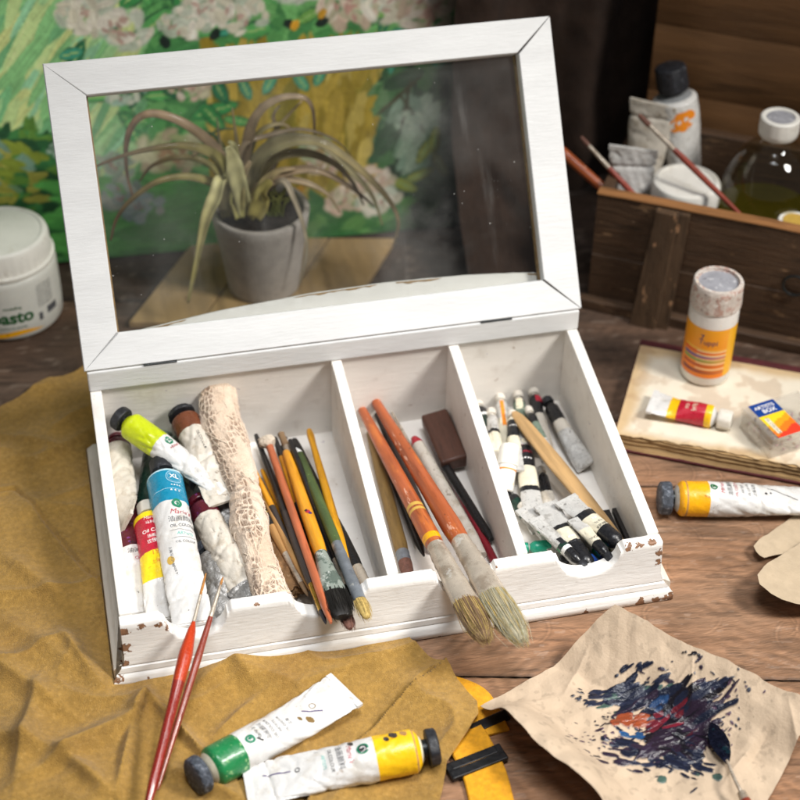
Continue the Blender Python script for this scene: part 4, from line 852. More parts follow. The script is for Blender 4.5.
small('white tube with black collar and beige cap resting at the right end notch', a3(626, 550, 3.3), a3(566, 500, 3.3), .82, [(.30, 'band_black'), (.56, 'band_cream'), (.68, 'band_black'), (1, 'tube_clean')], 51, prints=[T_('TURNER', .34, 2.0, 'ink_dark', 95), T_('ACRYL', .28, 2.45, 'ink_grey', 95), T_('\u25a0 \u25a0', .22, 3.0, 'ink_white', 95)])
small('dark tube with a green band showing under the beige capped one', a3(616, 566, 2.0), a3(572, 520, 1.7), .7, [(.12, 'band_black'), (.3, 'band_green'), (1, 'tube_clean')], 52, cap='cap_black')
small('dark tube with a blue band at the bottom of the front heap', a3(602, 574, 1.6), a3(556, 528, 1.4), .66, [(.2, 'ink_blue'), (.5, 'band_black'), (1, 'tube_dirty')], 53, cap='cap_black')
small('teal banded tube under the heap beside the divider', a3(520, 548, 1.4), a3(576, 545, 1.3), .6, [(.45, 'band_teal'), (1, 'tube_clean')], 54, cap='band_teal', cap_ridge=False)
small('pale crumpled tube under the wooden knife', a3(548, 512, 1.3), a3(580, 545, 1.3), .75, [(1, 'tube_dirty')], 55, crump=.2)
small('creased white tube lying behind the striped ones', a3(522, 505, 1.6), a3(560, 548, 1.5), .8, [(.4, 'tube_white'), (1, 'tube_clean')], 56, crump=.16)

small('slim white tube with a thin black ring nearest the jar of the back row', a3(491, 410, 2.6), a3(499, 470, 2.2), .56, [(.3, 'tube_clean'), (.36, 'band_black'), (.7, 'band_cream'), (1, 'tube_dirty')], 57)
small('pale tube with a black and white label lying on the back row', a3(512, 412, 2.9), a3(516, 470, 2.5), .56, [(.1, 'band_cream'), (.4, 'band_black'), (.6, 'band_cream'), (1, 'tube_clean')], 58, prints=[T_('ACRYL', .26, 1.3, 'ink_white', 92)])
small('small tube twisted over the flattened grey tailed one', a3(528, 408, 2.8), a3(548, 458, 2.4), .5, [(.25, 'band_black'), (.6, 'band_greygreen'), (1, 'tube_white')], 59, cap='cap_white', twist=40)
small('narrow white tube with a dark green label under the red emblem tube', a3(505, 490, 1.4), a3(540, 530, 1.4), .6, [(.2, 'band_black'), (.6, 'band_darkgreen'), (1, 'tube_clean')], 62, cap='cap_black')
small('folded white tube between the lettered tube and the striped one', a3(586, 568, 2.9), a3(536, 520, 3.3), .5, [(.25, 'band_black'), (.32, 'ink_white'), (.4, 'band_darkgreen'), (1, 'tube_clean')], 63, cap='cap_black', prints=[U_(rect_uv(.5, .7, 4, 4), 2.2, 'ink_dark', 95)])
small('dark bodied tube with a cream label resting on top of the front heap', a3(612, 560, 3.6), a3(575, 520, 3.4), .52, [(.3, 'band_black'), (.7, 'band_cream'), (1, 'tube_clean')], 64, cap='cap_black', prints=[T_('ACRYL', .28, 1.7, 'ink_dark', 92)])
small('short crumpled grey tube against the front wall of the compartment', a3(560, 560, 1.6), a3(596, 556, 1.6), .55, [(1, 'tube_silver')], 65, cap='cap_black')
# ------------------------------------------------------------------ brushes
def brush(label, A, B, handle, ferr=None, hair=None, mh='handle_black', mf='ferrule', mb_='hair_brown', bands=(), group=None, fl=1.0, strands=0, seed=1, name='paint_brush', cat='paint brush', tipmat=None, prints=(), roll=0, ring=True):
    # handle: [(t, r)], t in 0..1 from handle end to hair tip
    mx, L = frame_x(A, B, roll); root = thing(name, label, cat, mx=mx, group=group)
    ts = [h[0] for h in handle]; rs_ = [h[1] for h in handle]
    t0, t1 = ts[0], ts[-1]; n = 40; b = MB(); mats = [mh]
    cuts = sorted(set([round(t0+(t1-t0)*i/n, 5) for i in range(n+1)]+[round(x, 5) for bd in bands for x in bd[:2]]))
    def rad(t): return float(np.interp(t, ts, rs_))
    prof = [(cuts[0]*L, rad(cuts[0])*.35), (cuts[0]*L+.06*min(1, rad(t0)*2), rad(cuts[0])*.85)]+[(c*L, rad(c)) for c in cuts[1:]]
    for bd in bands:
        if bd[2] not in mats: mats.append(bd[2])
    def fm(i):
        tm = (prof[i][0]+prof[i+1][0])/2/L
        for bd in bands:
            if bd[0] <= tm <= bd[1]: return mats.index(bd[2])
        return 0
    b.lathe(prof, 20, axis='x', fm=fm); body = b.build('handle', mats, root, ang=50)
    if ferr:
        f0, f1, r0, r1 = ferr; q = MB(); pf = []
        def flx(t):
            s = sst(f0*L, f1*L, np.array(t)); return (1+(fl-1)*float(s), 1-(1-1/fl)*float(s)*.85)
        for i in range(17):
            t = f0+(f1-f0)*i/16; r_ = r0+(r1-r0)*i/16
            if ring and i in (3, 5, 11): r_ *= 1.06
            pf.append((t*L, r_))
        q.lathe(pf, 24, axis='x', fl=flx); q.build('ferrule', mf, root, ang=50)
    if hair:
        h0, r0, r1 = hair; q = MB(); rr = random.Random(seed)
        flh = (fl, 1-(1-1/fl)*.85)
        pf = [(h0*L-.05, r0*.96), (h0*L+(1-h0)*L*.25, r0*1.03), (h0*L+(1-h0)*L*.6, r0*.9+r1*.08), (h0*L+(1-h0)*L*.85, r0*.5+r1*.45), (L, r1)]
        if strands:
            pf = [(x, r_*.86) for x, r_ in pf]; pf[-1] = (L*.99, r1*.6)
        q.lathe(pf, 20, axis='x', fl=lambda t: flh)
        for k in range(int(strands*1.7)):
            a = rr.uniform(0, 2*math.pi); u = math.sqrt(rr.uniform(.55, 1)); l = rr.uniform(.74, 1.06); pts = []
            sp_ = rr.gauss(0, .06)*(1 if rr.random() < .9 else 2.6); sq = rr.gauss(0, .06)
            for i in range(5):
                s = i/4; x = h0*L-.05+(1-h0)*L*l*s; rx = np.interp(x, [p[0] for p in pf], [p[1]*1.16 for p in pf])*u
                pts.append((x, rx*math.cos(a)*flh[0]+sp_*s*2, rx*math.sin(a)*flh[1]+sq*s*2))
            q.tube(pts, [.026, .026, .024, .018, .006], 4, 0 if rr.random() < .72 else 1)
        q.build('bristles', [mb_, tipmat or mb_], root, ang=60)
    for pr in prints:
        uv, fc = pr['uv']; v = np.array(xform(uv, pr.get('rot', 0)), float); m = MB(); x = pr['x']*L+v[:, 0]
        rr_ = np.array([rad(min(max(xx/L, t0), t1)) for xx in x])+.014; ta = R(pr.get('th', 90))+v[:, 1]/rr_
        m.add(np.stack([x, rr_*np.cos(ta), rr_*np.sin(ta)], -1), fc); m.build('lettering', pr['m'], body, smooth=False)
    return root
GB = 'brushes in the middle of the box'
def slim(r, e=.55): return [(0, r*e), (.12, r*.75), (.45, r), (.7, r*1.05), (.8, r*.8)]
brush('wide ochre flat brush with silvery green ferrule and dark bristles', a3(286, 452, 2.9), a3(343, 619, 4.9), [(0, .33), (.1, .42), (.4, .52), (.58, .55), (.66, .48)], (.645, .86, .5, .62), (.85, .66, .6), 'handle_ochre', 'ferrule_green', 'hair_dark', group=GB, fl=1.5, strands=120, seed=3,
      prints=[dict(uv=xf, x=.42, m=m_, th=84) for xf, m_ in (((xform(ring_uv(0.01, .2, 12)[0], 0, 0, .05), ring_uv(0.01, .2, 12)[1]), 'ink_red'), ((xform(ring_uv(0.01, .16, 12)[0], 0, .2, -.08), ring_uv(0.01, .16, 12)[1]), 'ink_purple'), ((xform(ring_uv(0.01, .13, 10)[0], 0, -.18, .16), ring_uv(0.01, .13, 10)[1]), 'ink_dark'))])
brush('green handled brush with paint caked grey ferrule and cream tip', a3(296, 446, 2.6), a3(368, 620, 5.0), [(0, .22), (.06, .38), (.3, .42), (.55, .44), (.62, .40)], (.6, .90, .42, .4), (.89, .38, .2), 'handle_green', 'ferrule_grey', 'hair_sand', bands=((0, .06, 'ink_white'),), group=GB, fl=1.15, strands=40, seed=5)
brush('terracotta pencil shaped brush handle pointing over the front', a3(268, 442, 3.0), a3(331, 623, 4.9), [(0, .30), (.5, .33), (.9, .32), (.96, .24), (1, .1)], None, None, 'handle_terracotta', group=GB)
brush('bright yellow brush with black speckles standing tallest at the back', a3(309, 430, 3.2), a3(356, 596, 3.6), [(0, .24), (.04, .30), (.1, .26), (.4, .34), (.7, .38), (.8, .3)], (.79, .93, .3, .26), (.92, .26, .1), 'handle_yellow', group=GB)
brush('thick black brush with bright ferrule beside the divider', a3(294, 440, 2.6), a3(375, 604, 3.4), [(0, .3), (.08, .36), (.4, .38), (.62, .50), (.76, .50), (.8, .44)], (.79, .95, .44, .44), (.94, .42, .3), 'handle_black', group=GB)
brush('black brush with a rounded rust brown tip', a3(285, 438, 2.2), a3(351, 631, 4.3), [(0, .24), (.08, .32), (.4, .36), (.7, .4), (.78, .32)], (.77, .88, .34, .38), (.87, .38, .24), 'handle_black', 'ferrule', 'hair_rust', bands=((.02, .05, 'ink_white'),), group=GB, fl=1.2, strands=30)
brush('black brush with gold ferrule and fine dark tip', a3(256, 435, 2.4), a3(326, 624, 4.4), [(0, .2), (.05, .22), (.3, .24), (.6, .36), (.78, .32), (.82, .25)], (.81, .94, .26, .2), (.935, .18, .04), 'handle_dark', 'ferrule_gold', 'hair_black', bands=((0, .45, 'handle_black'),), group=GB)
brush('thin yellow brush with black end between the terracotta and ochre ones', a3(275, 438, 2.5), a3(331, 606, 3.0), [(0, .2), (.1, .26), (.4, .24), (.8, .22)], (.79, .92, .22, .2), (.91, .2, .06), 'handle_ochre', 'ferrule_gold', bands=((0, .13, 'handle_black'), (.42, .66, 'handle_black')), group=GB, prints=[dict(uv=text_uv('8 SYNTHETIC', .3), x=.54, m='ink_gold', th=90)])
brush('ochre brush with black end leaning away beside the lace bundle', a3(244, 450, 3.0), a3(318, 602, 3.2), [(0, .12), (.06, .2), (.35, .27), (.6, .2), (.7, .18)], (.69, .86, .2, .18), (.85, .17, .05), 'handle_ochre', 'ferrule_gold', bands=((0, .055, 'handle_black'), (.4, .7, 'handle_dark')), group=GB)
brush('black brush lettered in gold with a brown band and steel ferrule', a3(246, 478, 2.6), a3(308, 596, 3.0), [(0, .3), (.2, .36), (.5, .38), (.66, .3)], (.65, .9, .28, .2), (.89, .18, .04), 'handle_black', 'ferrule', bands=((.44, .66, 'handle_tan'),), group=GB, prints=[dict(uv=text_uv('\u2605 12 \u2605 8', .42), x=.28, m='ink_gold', th=80)])
brush('thin tan brush handle next to the gold lettered one', a3(255, 480, 2.8), a3(310, 590, 3.3), [(0, .18), (.4, .25), (.8, .26), (.9, .16), (1, .1)], None, None, 'handle_tan', group=GB)
brush('dark grey brush handle deep behind the terracotta one', a3(262, 452, 1.9), a3(322, 600, 2.6), [(0, .25), (.5, .34), (.9, .36), (1, .3)], None, None, 'handle_dark', group=GB)
brush('brown bristled brush head pointing up beside the pale lump', a3(350, 600, 1.6), a3(281, 434, 2.6), [(0, .2), (.5, .28), (.78, .26)], (.77, .93, .26, .28), (.92, .3, .3), 'handle_tan', 'ferrule', 'hair_brown', group=GB)
brush('thin orange brown brush lying close against the lace bundle', a3(250, 462, 2.2), a3(300, 588, 2.4), [(0, .16), (.4, .26), (.75, .22)], (.74, .92, .2, .16), (.91, .16, .05), 'handle_ochre', 'ferrule', group=GB)
brush('slim black brush showing between the ochre and green handles', a3(290, 440, 3.2), a3(352, 604, 3.2), [(0, .2), (.4, .28), (.75, .26)], (.74, .9, .24, .2), (.89, .2, .06), 'handle_black', 'ferrule', 'hair_dark', group=GB)
brush('brown brush handle lying flat under the green handled one', a3(282, 446, 1.6), a3(346, 600, 1.8), [(0, .2), (.4, .32), (.8, .3), (1, .2)], None, None, 'handle_dark', group=GB)
brush('second dark brush lying flat beside the divider with a dull ferrule', a3(305, 470, 1.6), a3(362, 606, 2.6), [(0, .22), (.4, .34), (.72, .36)], (.71, .9, .32, .3), (.89, .3, .2), 'handle_black', 'ferrule_grey', 'hair_dark', group=GB)
brush('mustard brush crossing under the terracotta handle', a3(262, 470, 1.8), a3(326, 610, 3.4), [(0, .18), (.4, .27), (.78, .24)], (.77, .93, .22, .18), (.92, .17, .04), 'handle_yellow', 'ferrule_gold', 'hair_dark', group=GB)
# pale lump on the handle ends
def lump(name, c, rx, ry, rz, m, seed, amp=.25, n=28, origin=None):
    th = np.linspace(0, math.pi, n)[:, None]; ph = np.linspace(0, 2*math.pi, n*2, endpoint=False)[None, :]
    x, y, z = np.sin(th)*np.cos(ph), np.sin(th)*np.sin(ph), np.cos(th)*np.ones_like(ph)
    k = 1+amp*2*(fbm(x*1.6+seed, y*1.6, z*1.6, seed, 3)-.5)+amp*.8*(np.abs(fbm(x*2.4, y*2.4+seed, z*2.4, seed+2, 2)-.5)*2-.4)
    b_ = MB(); b_.grid(np.stack([x*k*rx, y*k*ry, z*k*rz], -1), cv=True)
    b_.v = [(p[0]+c[0], p[1]+c[1], p[2]+c[2]) for p in b_.v]; return b_.build(name, m, origin=c, ang=60)
tag(lump('putty_lump', a3(267, 441, 3.3), .75, .5, .6, 'kneaded', 3), 'small off-white lump on the brush handle ends', 'putty lump')
tag(lump('crumpled_paper', a3(288, 560, 1.7), 1.7, 3.8, 1.2, 'kraft_crumple', 8, .35, 40), 'crumpled brown paper wad under the thin brushes beside the lace bundle', 'crumpled paper')

# big copper handled brushes resting in the third notch
GC = 'big copper handled brushes'
brush('left of the two big copper handled brushes with yellow paint rings, brown bristles', a3(359, 404, 2.6), a3(487, 642, 5.3), [(0, .26), (.02, .36), (.2, .52), (.45, .66), (.60, .74), (.66, .66)], (.645, .86, .70, .76), (.855, .78, .4), 'handle_copper', 'ferrule', 'hair_brown', bands=((.485, .497, 'ink_gold'), (.505, .515, 'ink_gold'), (.61, .63, 'band_ochre')), group=GC, fl=1.28, strands=260, seed=9, tipmat='hair_sand')
brush('right of the two big copper handled brushes, pale cream bristles', a3(371, 394, 3.2), a3(523, 644, 5.5), [(0, .28), (.02, .38), (.2, .54), (.45, .70), (.58, .80), (.65, .70)], (.635, .83, .74, .80), (.825, .82, .42), 'handle_copper', 'ferrule', 'hair_cream', group=GC, fl=1.32, strands=300, seed=10, tipmat='hair_sand')
GD = 'pens and brushes under the copper handled brushes'
brush('olive wooden round brush lying along the divider', a3(370, 432, 1.8), a3(409, 578, 1.7), [(0, .35), (.3, .5), (.8, .56), (.84, .5)], (.83, .9, .5, .52), (.89, .52, .36), 'handle_olive', 'ferrule_grey', 'hair_rust', group=GD)
brush('slim dark blue black pen under the left copper brush', a3(374, 430, 1.5), a3(424, 556, 1.5), [(0, .26), (.5, .36), (.9, .36), (.95, .24), (1, .08)], None, None, 'handle_black', group=GD, name='pen', cat='pen')
brush('dark grey handle between the two copper brushes', a3(372, 402, 2.0), a3(440, 548, 1.6), [(0, .3), (.5, .42), (1, .36)], None, None, 'handle_dark', group=GD)
brush('thin steel needle tool beside the right copper brush', a3(392, 412, 2.0), a3(440, 500, 1.6), [(0, .1), (.3, .16), (1, .14)], None, None, 'ferrule', group=GD, name='needle_tool', cat='tool')
brush('white pen with a red end beside the wooden block', a3(414, 438, 2.2), a3(482, 556, 1.7), [(0, .34), (.04, .42), (.06, .56), (.85, .56), (1, .4)], None, None, 'tube_dirty', bands=((0, .07, 'band_red'),), group=GD, name='pen', cat='pen')
brush('black pen beside the right hand divider', a3(443, 462, 1.6), a3(491, 540, 1.5), [(0, .3), (.08, .38), (.9, .38), (1, .24)], None, None, 'handle_black', group=GD, name='pen', cat='pen')
brush('dark red pencil in the shadow of the right hand divider', a3(452, 478, 1.2), a3(500, 572, 1.3), [(0, .32), (1, .32)], None, None, 'handle_red', group=GD, name='pencil', cat='pencil')
# walnut block
A_, B_ = a3(434, 414, 2.4), a3(455, 462, 2.1)
mx, l_ = frame_x(A_, B_, 8); blk = MB(); blk.box((0, -1.15, -.95), (l_, 1.15, .35)); ob = blk.build('wooden_block', 'block_walnut', smooth=True, bevel=.22)
ob.matrix_world = Matrix.Translation(mx.translation*S) @ mx.to_3x3().to_4x4(); tag(ob, 'dark brown rounded wooden block at the back of the middle compartment', 'wooden block')
# wooden modelling knife in the right compartment
mx, l_ = frame_x(a3(514, 412, 3.2), a3(622, 545, 2.6), -8); kb = MB(); ring = []
for i in range(31):
    t = i/30; hw = np.interp(t, [0, .03, .12, .4, .7, .93, 1], [.25, .5, .66, .80, .72, .55, .35]); hz = np.interp(t, [0, .1, 1], [.1, .2, .2])
    ring.append([(t*l_, hw*math.copysign(abs(math.cos(a))**.7, math.cos(a)), hz*math.copysign(abs(math.sin(a))**.6, math.sin(a))) for a in [2*math.pi*k/24 for k in range(24)]])
kb.loft(ring); ob = kb.build('modelling_knife', 'knife_wood', ang=60); ob.matrix_world = Matrix.Translation(mx.translation*S) @ mx.to_3x3().to_4x4()
tag(ob, 'flat pale wooden modelling knife lying diagonally across the small tubes', 'wooden tool')
# charcoal sticks
for i, (p, q, l_) in enumerate((((606, 512, 1.7), (622, 548, 1.7), 'left of two short dark sticks behind the right end notch'), ((615, 510, 1.8), (631, 545, 1.8), 'right of two short dark sticks behind the right end notch'))):
    m_, L_ = frame_x(a3(*p), a3(*q)); o_ = MB(); o_.box((0, -.27, -.27), (L_, .27, .27)); ob = o_.build('charcoal_stick', 'charcoal', smooth=False, bevel=.05)
    ob.matrix_world = Matrix.Translation(m_.translation*S) @ m_.to_3x3().to_4x4(); tag(ob, l_, 'charcoal stick', 'dark charcoal sticks')
# little white lidded jar among the small tubes
c0, c1 = a3(504, 492, 1.5), a3(510, 446, 3.4); m_, L_ = frame_x(c0, c1)
jr = thing('small_jar', 'little translucent jar with stained white lid among the small tubes', 'jar', mx=m_)
o_ = MB(); o_.lathe([(0, .62), (.1, .72), (L_*.55, .76), (L_*.6, .7)], 28, axis='x'); o_.build('body', 'bottle_white', jr)
o_ = MB(); o_.lathe([(L_*.56, .84), (L_*.6, .86), (L_*.95, .84), (L_, .76)], 40, axis='x', ridge=(L_*.6, L_*.9, 20, .015)); o_.build('lid', 'lid_plastic', jr)
o_ = MB(); o_.lathe([(L_*.44, .78), (L_*.47, .78)], 28, axis='x'); o_.build('band', 'ink_orange', jr)

# two slim brushes leaning on the first notch
GE = 'slim brushes leaning out of the first notch'
brush('orange and red varnished brush with swollen grip leaning over the front edge', a3(146, 812, 1.5), a3(206, 573, 6.2), [(0, .22), (.1, .34), (.45, .38), (.55, .46), (.64, .5), (.74, .3), (.78, .13)], (.77, .90, .13, .11), (.895, .10, .03), 'handle_crimson', 'ferrule', 'hair_tawny', bands=((.52, .78, 'handle_orange'),), group=GE)
brush('mahogany slim brush with steel ferrule leaning beside the orange one', a3(157, 790, .9), a3(223, 577, 5.7), [(0, .14), (.3, .24), (.6, .28), (.8, .18)], (.79, .96, .17, .1), (.955, .09, .03), 'handle_mahogany', 'ferrule', 'hair_tawny', group=GE)

# palette knife on the paper
kn = thing('palette_knife', 'palette knife with paint covered diamond blade on the brown paper', 'palette knife', tuple(a3(730, 770, .6)))
ko = a3(730, 770, .6); kl = [Vector(p)-ko for p in (a3(712, 722, 1.1), a3(716, 738, 1.15), a3(728, 764, 1.2), a3(735, 780, 1.9), a3(742, 794, 1.6), a3(775, 860, 1.6))]
b = MB(); d = (kl[2]-kl[0]); d.z = 0; d.normalize(); s = Vector((-d.y, d.x, 0)); rings = []
for t, hw in ((0, .04), (.1, .32), (.3, .62), (.5, .70), (.75, .5), (.92, .22), (1, .12)):
    p = kl[0].lerp(kl[2], t); rings.append([p+s*hw+Vector((0, 0, -.02)), p+Vector((0, 0, .05)), p-s*hw+Vector((0, 0, -.02)), p+Vector((0, 0, -.05))])
b.loft(rings); b.build('blade', 'knife_steel', kn, ang=60)
b = MB(); b.tube([kl[2]-d*.3, kl[2]+Vector((0, 0, .1)), kl[3], kl[4]], [.1, .12, .13, .14], 10); b.build('neck', 'ferrule', kn)
b = MB(); b.tube([kl[4]-(kl[5]-kl[4])*.02, kl[4]+(kl[5]-kl[4])*.12], [.3, .36], 18); b.build('ferrule', 'ferrule', kn)
b = MB(); b.tube([kl[4]+(kl[5]-kl[4])*t for t in (.1, .2, .5, .8, 1)], [.36, .42, .5, .45, .3], 18); b.build('handle', 'handle_mahogany', kn)

# ------------------------------------------------------------------ lace wrapped bundle
def build_lace():
    path = [at(*p) for p in ((215, 374, 6.6), (218, 392, 6.2), (222, 428, 5.2), (235, 464, 4.4), (245, 494, 3.9), (249, 526, 3.5), (258, 560, 3.0), (268, 590, 2.8), (275, 606, 2.6))]
    rad = [.95, 1.5, 1.72, 1.46, 1.08, 1.42, 1.22, 1.3, 1.45]
    tt = np.linspace(0, len(path)-1, 430); C = np.stack([np.interp(tt, range(len(path)), [p[k] for p in path]) for k in range(3)], -1)
    for _ in range(20): C[1:-1] = (C[:-2]+C[1:-1]*2+C[2:])/4
    rr = np.interp(tt, range(len(path)), rad); L = np.cumsum(np.r_[0, np.linalg.norm(np.diff(C, axis=0), axis=1)])
    D_ = np.gradient(C, axis=0); D_ /= np.linalg.norm(D_, axis=1, keepdims=True)
    up = np.array([0, 0, 1.0]); Sx = np.cross(D_, up); Sx /= np.linalg.norm(Sx, axis=1, keepdims=True); Ux = np.cross(Sx, D_)
    n = 230; th = np.linspace(0, 2*math.pi, n, endpoint=False)[None, :]; l = L[:, None]; r0 = rr[:, None]
    cx, sx_ = np.cos(th), np.sin(th)
    wob = 1+.13*(fbm(cx*1.1+3, sx_*1.1, l*.35, 3, 3)-.5)*2+.06*np.abs(fbm(cx*1.5, sx_*1.5, l*.8, 9, 3)-.5)*2
    # gathers running round the waist and netting of threads with open cells
    gx = th*r0*.98; gl = l+.5*(fbm(cx*2, sx_*2, l*.5, 4)-.5)
    tw = .5*(fbm(cx*1.5, sx_*1.5, l*.45, 7)-.5)*2
    netm = sst(.5, .62, fbm(cx*1.2+5, sx_*1.2, l*.3, 21, 2))
    def cells(u, v, s):
        # distance to the borders of jittered cells
        iu, iv = np.floor(u), np.floor(v); f1 = np.full(np.broadcast(u, v).shape, 9.0); f2 = f1.copy()
        for a in (-1, 0, 1):
            for b_ in (-1, 0, 1):
                ju, jv = iu+a, iv+b_; z = np.zeros_like(ju)
                du = ju+.15+.7*_h(ju, jv, z, s)-u; dv = jv+.15+.7*_h(ju, jv, z, s+7)-v; d = np.hypot(du, dv)
                f2 = np.where(d < f1, f1, np.minimum(f2, d)); f1 = np.minimum(f1, d)
        return f2-f1
    e1 = cells(gx*2.6+tw*2.4+10, gl*1.7+20+tw, 3); e2 = cells(gx*6.4+40+tw*2, gl*5.6+20, 11)
    thread1 = 1-sst(.04, .2, e1); thread2 = 1-sst(.05, .3, e2)
    gather = np.sin(gl*6.5+2.5*np.sin(th+gl*.5)+4*fbm(cx, sx_, l*.6, 15))*np.exp(-((l-L[-1]*.56)/1.7)**2)
    knot = np.exp(-((l-L[-1]*.60)/.5)**2)
    flower = sst(.55, .7, fbm(cx*2.2+9, sx_*2.2, l*.7, 31, 2))
    d = .07*thread1*netm+.035*thread2*(1-.4*netm)+.07*gather+.05*flower-.10*knot+.05*(fbm(gx*4, gl*4, 0, 41)-.5)+.07*np.maximum(0, np.sin(gl*1.9+3*fbm(cx, sx_, l*.5, 61)+1.5*cx))**6*np.sin(gl*9+8*cx)
    rad_ = r0*wob+d; P = C[:, None, :]+(Sx[:, None, :]*cx[..., None]+Ux[:, None, :]*sx_[..., None]*.93)*rad_[..., None]
    P[..., 2] = np.maximum(P[..., 2], .85)
    hole = netm*(1-thread1)*(1-.55*thread2)*sst(.08, .35, e1)*.85+(1-netm)*(1-thread2)*.2
    hole = np.clip(hole*(1-.6*flower), 0, 1)
    light, dark = np.array(lin('#e9d8c4')[:3]), np.array(lin('#6f4e36')[:3]); tan = np.array(lin('#d3b497')[:3])
    k = fbm(cx*1.3, sx_*1.3+4, l*.5, 51)[..., None]
    c = light*k*1.25+tan*(1-k*1.1); c = c*(1-hole[..., None])+dark*hole[..., None]; c = c*(1-.22*(gather[..., None] < -.3))
    b = MB(); b.loft(P); col = np.concatenate([np.clip(c, 0, 1), np.ones_like(c[..., :1])], -1).reshape(-1, 4)
    rl = random.Random(12); nv0 = len(b.v)
    for q_ in range(150):      # loose twisted threads and picots standing off the surface
        i = rl.randrange(15, 415); j = rl.randrange(n); i2 = min(max(i+rl.randrange(-16, 17), 0), 429); j2 = (j+rl.randrange(6, 22)) % n
        p0, p1 = Vector(P[i, j]), Vector(P[i2, j2]); out = ((p0+p1)/2-Vector(C[(i+i2)//2])).normalized(); h = rl.uniform(.03, .16)
        b.tube([p0, p0.lerp(p1, .25)+out*h*.8, p0.lerp(p1, .5)+out*h, p0.lerp(p1, .75)+out*h*.8, p1], .03, 4)
    o = b.build('lace_bundle', 'lace', attr=('Col', np.concatenate([col, np.tile([.78, .66, .52, 1.0], (len(b.v)-nv0, 1))])), ang=180, origin=tuple(path[-1])); return tag(o, 'tall bundle wrapped in beige crocheted lace leaning in the left compartment', 'lace bundle')
build_lace()

# ------------------------------------------------------------------ old book with the things on it
bTL, bBL = at(640, 346, 1.7), at(613, 433, 1.7); ux = (at(800, 374, 1.7)-bTL); ux.z = 0; ux.normalize()
bv = bTL-bBL; bh = bv.length; vy = bv.normalized(); vy.z = 0
if True:
    vy = Vector((-ux.y, ux.x, 0)); bh = (bTL-bBL).dot(vy); 
BL = bTL-vy*bh; BWD = 22.0; BT = 1.7
book = thing('old_book', 'old torn book lying open faced with cream page and dark red cover edge', 'book', (BL.x, BL.y, 0))
def bk(u, v, z): return (ux.x*u+vy.x*v, ux.y*u+vy.y*v, z)
b = MB(); b.prism([bk(-.25, -.2, .02), bk(BWD, -.2, .02), bk(BWD, bh+1.1, .02), bk(-.25, bh+1.1, .02)], (0, 0, .28))
b.prism([bk(-.1, bh+.25, .3), bk(BWD, bh+.25, .3), bk(BWD, bh+1.1, .3), bk(-.1, bh+1.1, .3)], (0, 0, 1.38)); b.build('cover', 'book_cloth', book, smooth=False, bevel=.1)
def pages():
    n = 130; rings = []
    for k, (z, off) in enumerate(((.3, -.1), (.5, .0), (.7, .12), (.9, .06), (1.1, .16), (1.3, .05), (1.45, .14), (1.58, .1))):
        ring = []
        for i in range(n+1):
            u = BWD*i/n; o = off+.28*(float(fbm(u*.9, z*1.2, 0, 77))-.45)+.25*max(0, float(fbm(u*.6, 3, 0, 78))-.6)*(z > .6); ring.append(bk(u, o, z))
        ring += [bk(BWD, bh+.2, z), bk(0.03*k, bh+.2, z)]; rings.append(ring)
    b_ = MB(); b_.loft(rings); b_.build('page_block', 'page_edges', book, ang=30)
pages()
poly = [Vector(bk(u, v, 0))+Vector((BL.x, BL.y, 0)) for u, v in [(0.02, bh+.15), (-.02, .15)]+[(BWD*i/160, .15-.55*(float(fbm(BWD*i/160*1.3, 1, 0, 80))-.62)-.5*max(0, .5-float(fbm(BWD*i/160*.5, 5, 0, 81)))) for i in range(161)]+[(BWD, bh+.15)]]
def page_col(X, Y, Z):
    u = (X-BL.x)*ux.x+(Y-BL.y)*ux.y; v = (X-BL.x)*vy.x+(Y-BL.y)*vy.y
    e = np.minimum(np.minimum(u, v), bh-v); k = .85*sst(1.6, .1, e+1.6*(fbm(u*.35, v*.35, 0, 5)-.5))[:, None]; frame = (sst(1.2, 1.5, u)*sst(.9, 1.2, v)*sst(bh-.5, bh-.8, v))[:, None]
    c = np.array(lin('#dfd5c2')[:3])*(1-k)+np.array(lin('#c9a878')[:3])*k; c = c*(.93+.07*frame)
    st = sst(.56, .66, fbm(u*.5, v*.5, 0, 9))[:, None]*.35; c = c*(1-st)+np.array(lin('#a5815d')[:3])*st
    return np.concatenate([c, np.ones_like(c[:, :1])], -1)
pg = sheet('page', poly, .13, lambda X, Y: 1.66+.05*fbm(X*.4, Y*.4, 0, 3)+.10*sst(.62, .75, fbm(X*.8, Y*.8, 0, 13))*sst(1.5, .2, (X-BL.x)*vy.x+(Y-BL.y)*vy.y), .03, ['page_top'], colfun=page_col, origin=(BL.x, BL.y, 0)); pg.parent = book; pg.location = (0, 0, 0)
BZ = 1.74
# orange label bottle
bb = at(712, 386, BZ)+Vector((0, 1.9, 0)); btl = thing('paint_bottle', 'white plastic bottle with orange striped label and paint stained lid', 'bottle', (bb.x, bb.y, BZ)); rB = 2.1
b = MB(); b.lathe([(0, 1.7), (.12, 1.98), (.35, rB), (7.0, rB), (7.4, rB*.985), (7.75, rB*.93), (7.8, 1.7)], 64); b.build('body', 'bottle_white', btl, ang=45)
n_u, n_v = 96, 90; thv = np.linspace(0, 2*math.pi, n_u, endpoint=False)[:, None]; zv = np.linspace(1.0, 6.1, n_v)[None, :]
P = np.stack([np.broadcast_to((rB+.015)*np.cos(thv), (n_u, n_v)), np.broadcast_to((rB+.015)*np.sin(thv), (n_u, n_v)), np.broadcast_to(zv, (n_u, n_v))], -1)
k = np.broadcast_to((zv-1)/5.1, (n_u, n_v))[..., None]; c = np.array(lin('#ef7f14')[:3])*(1-k)+np.array(lin('#f4a51e')[:3])*k
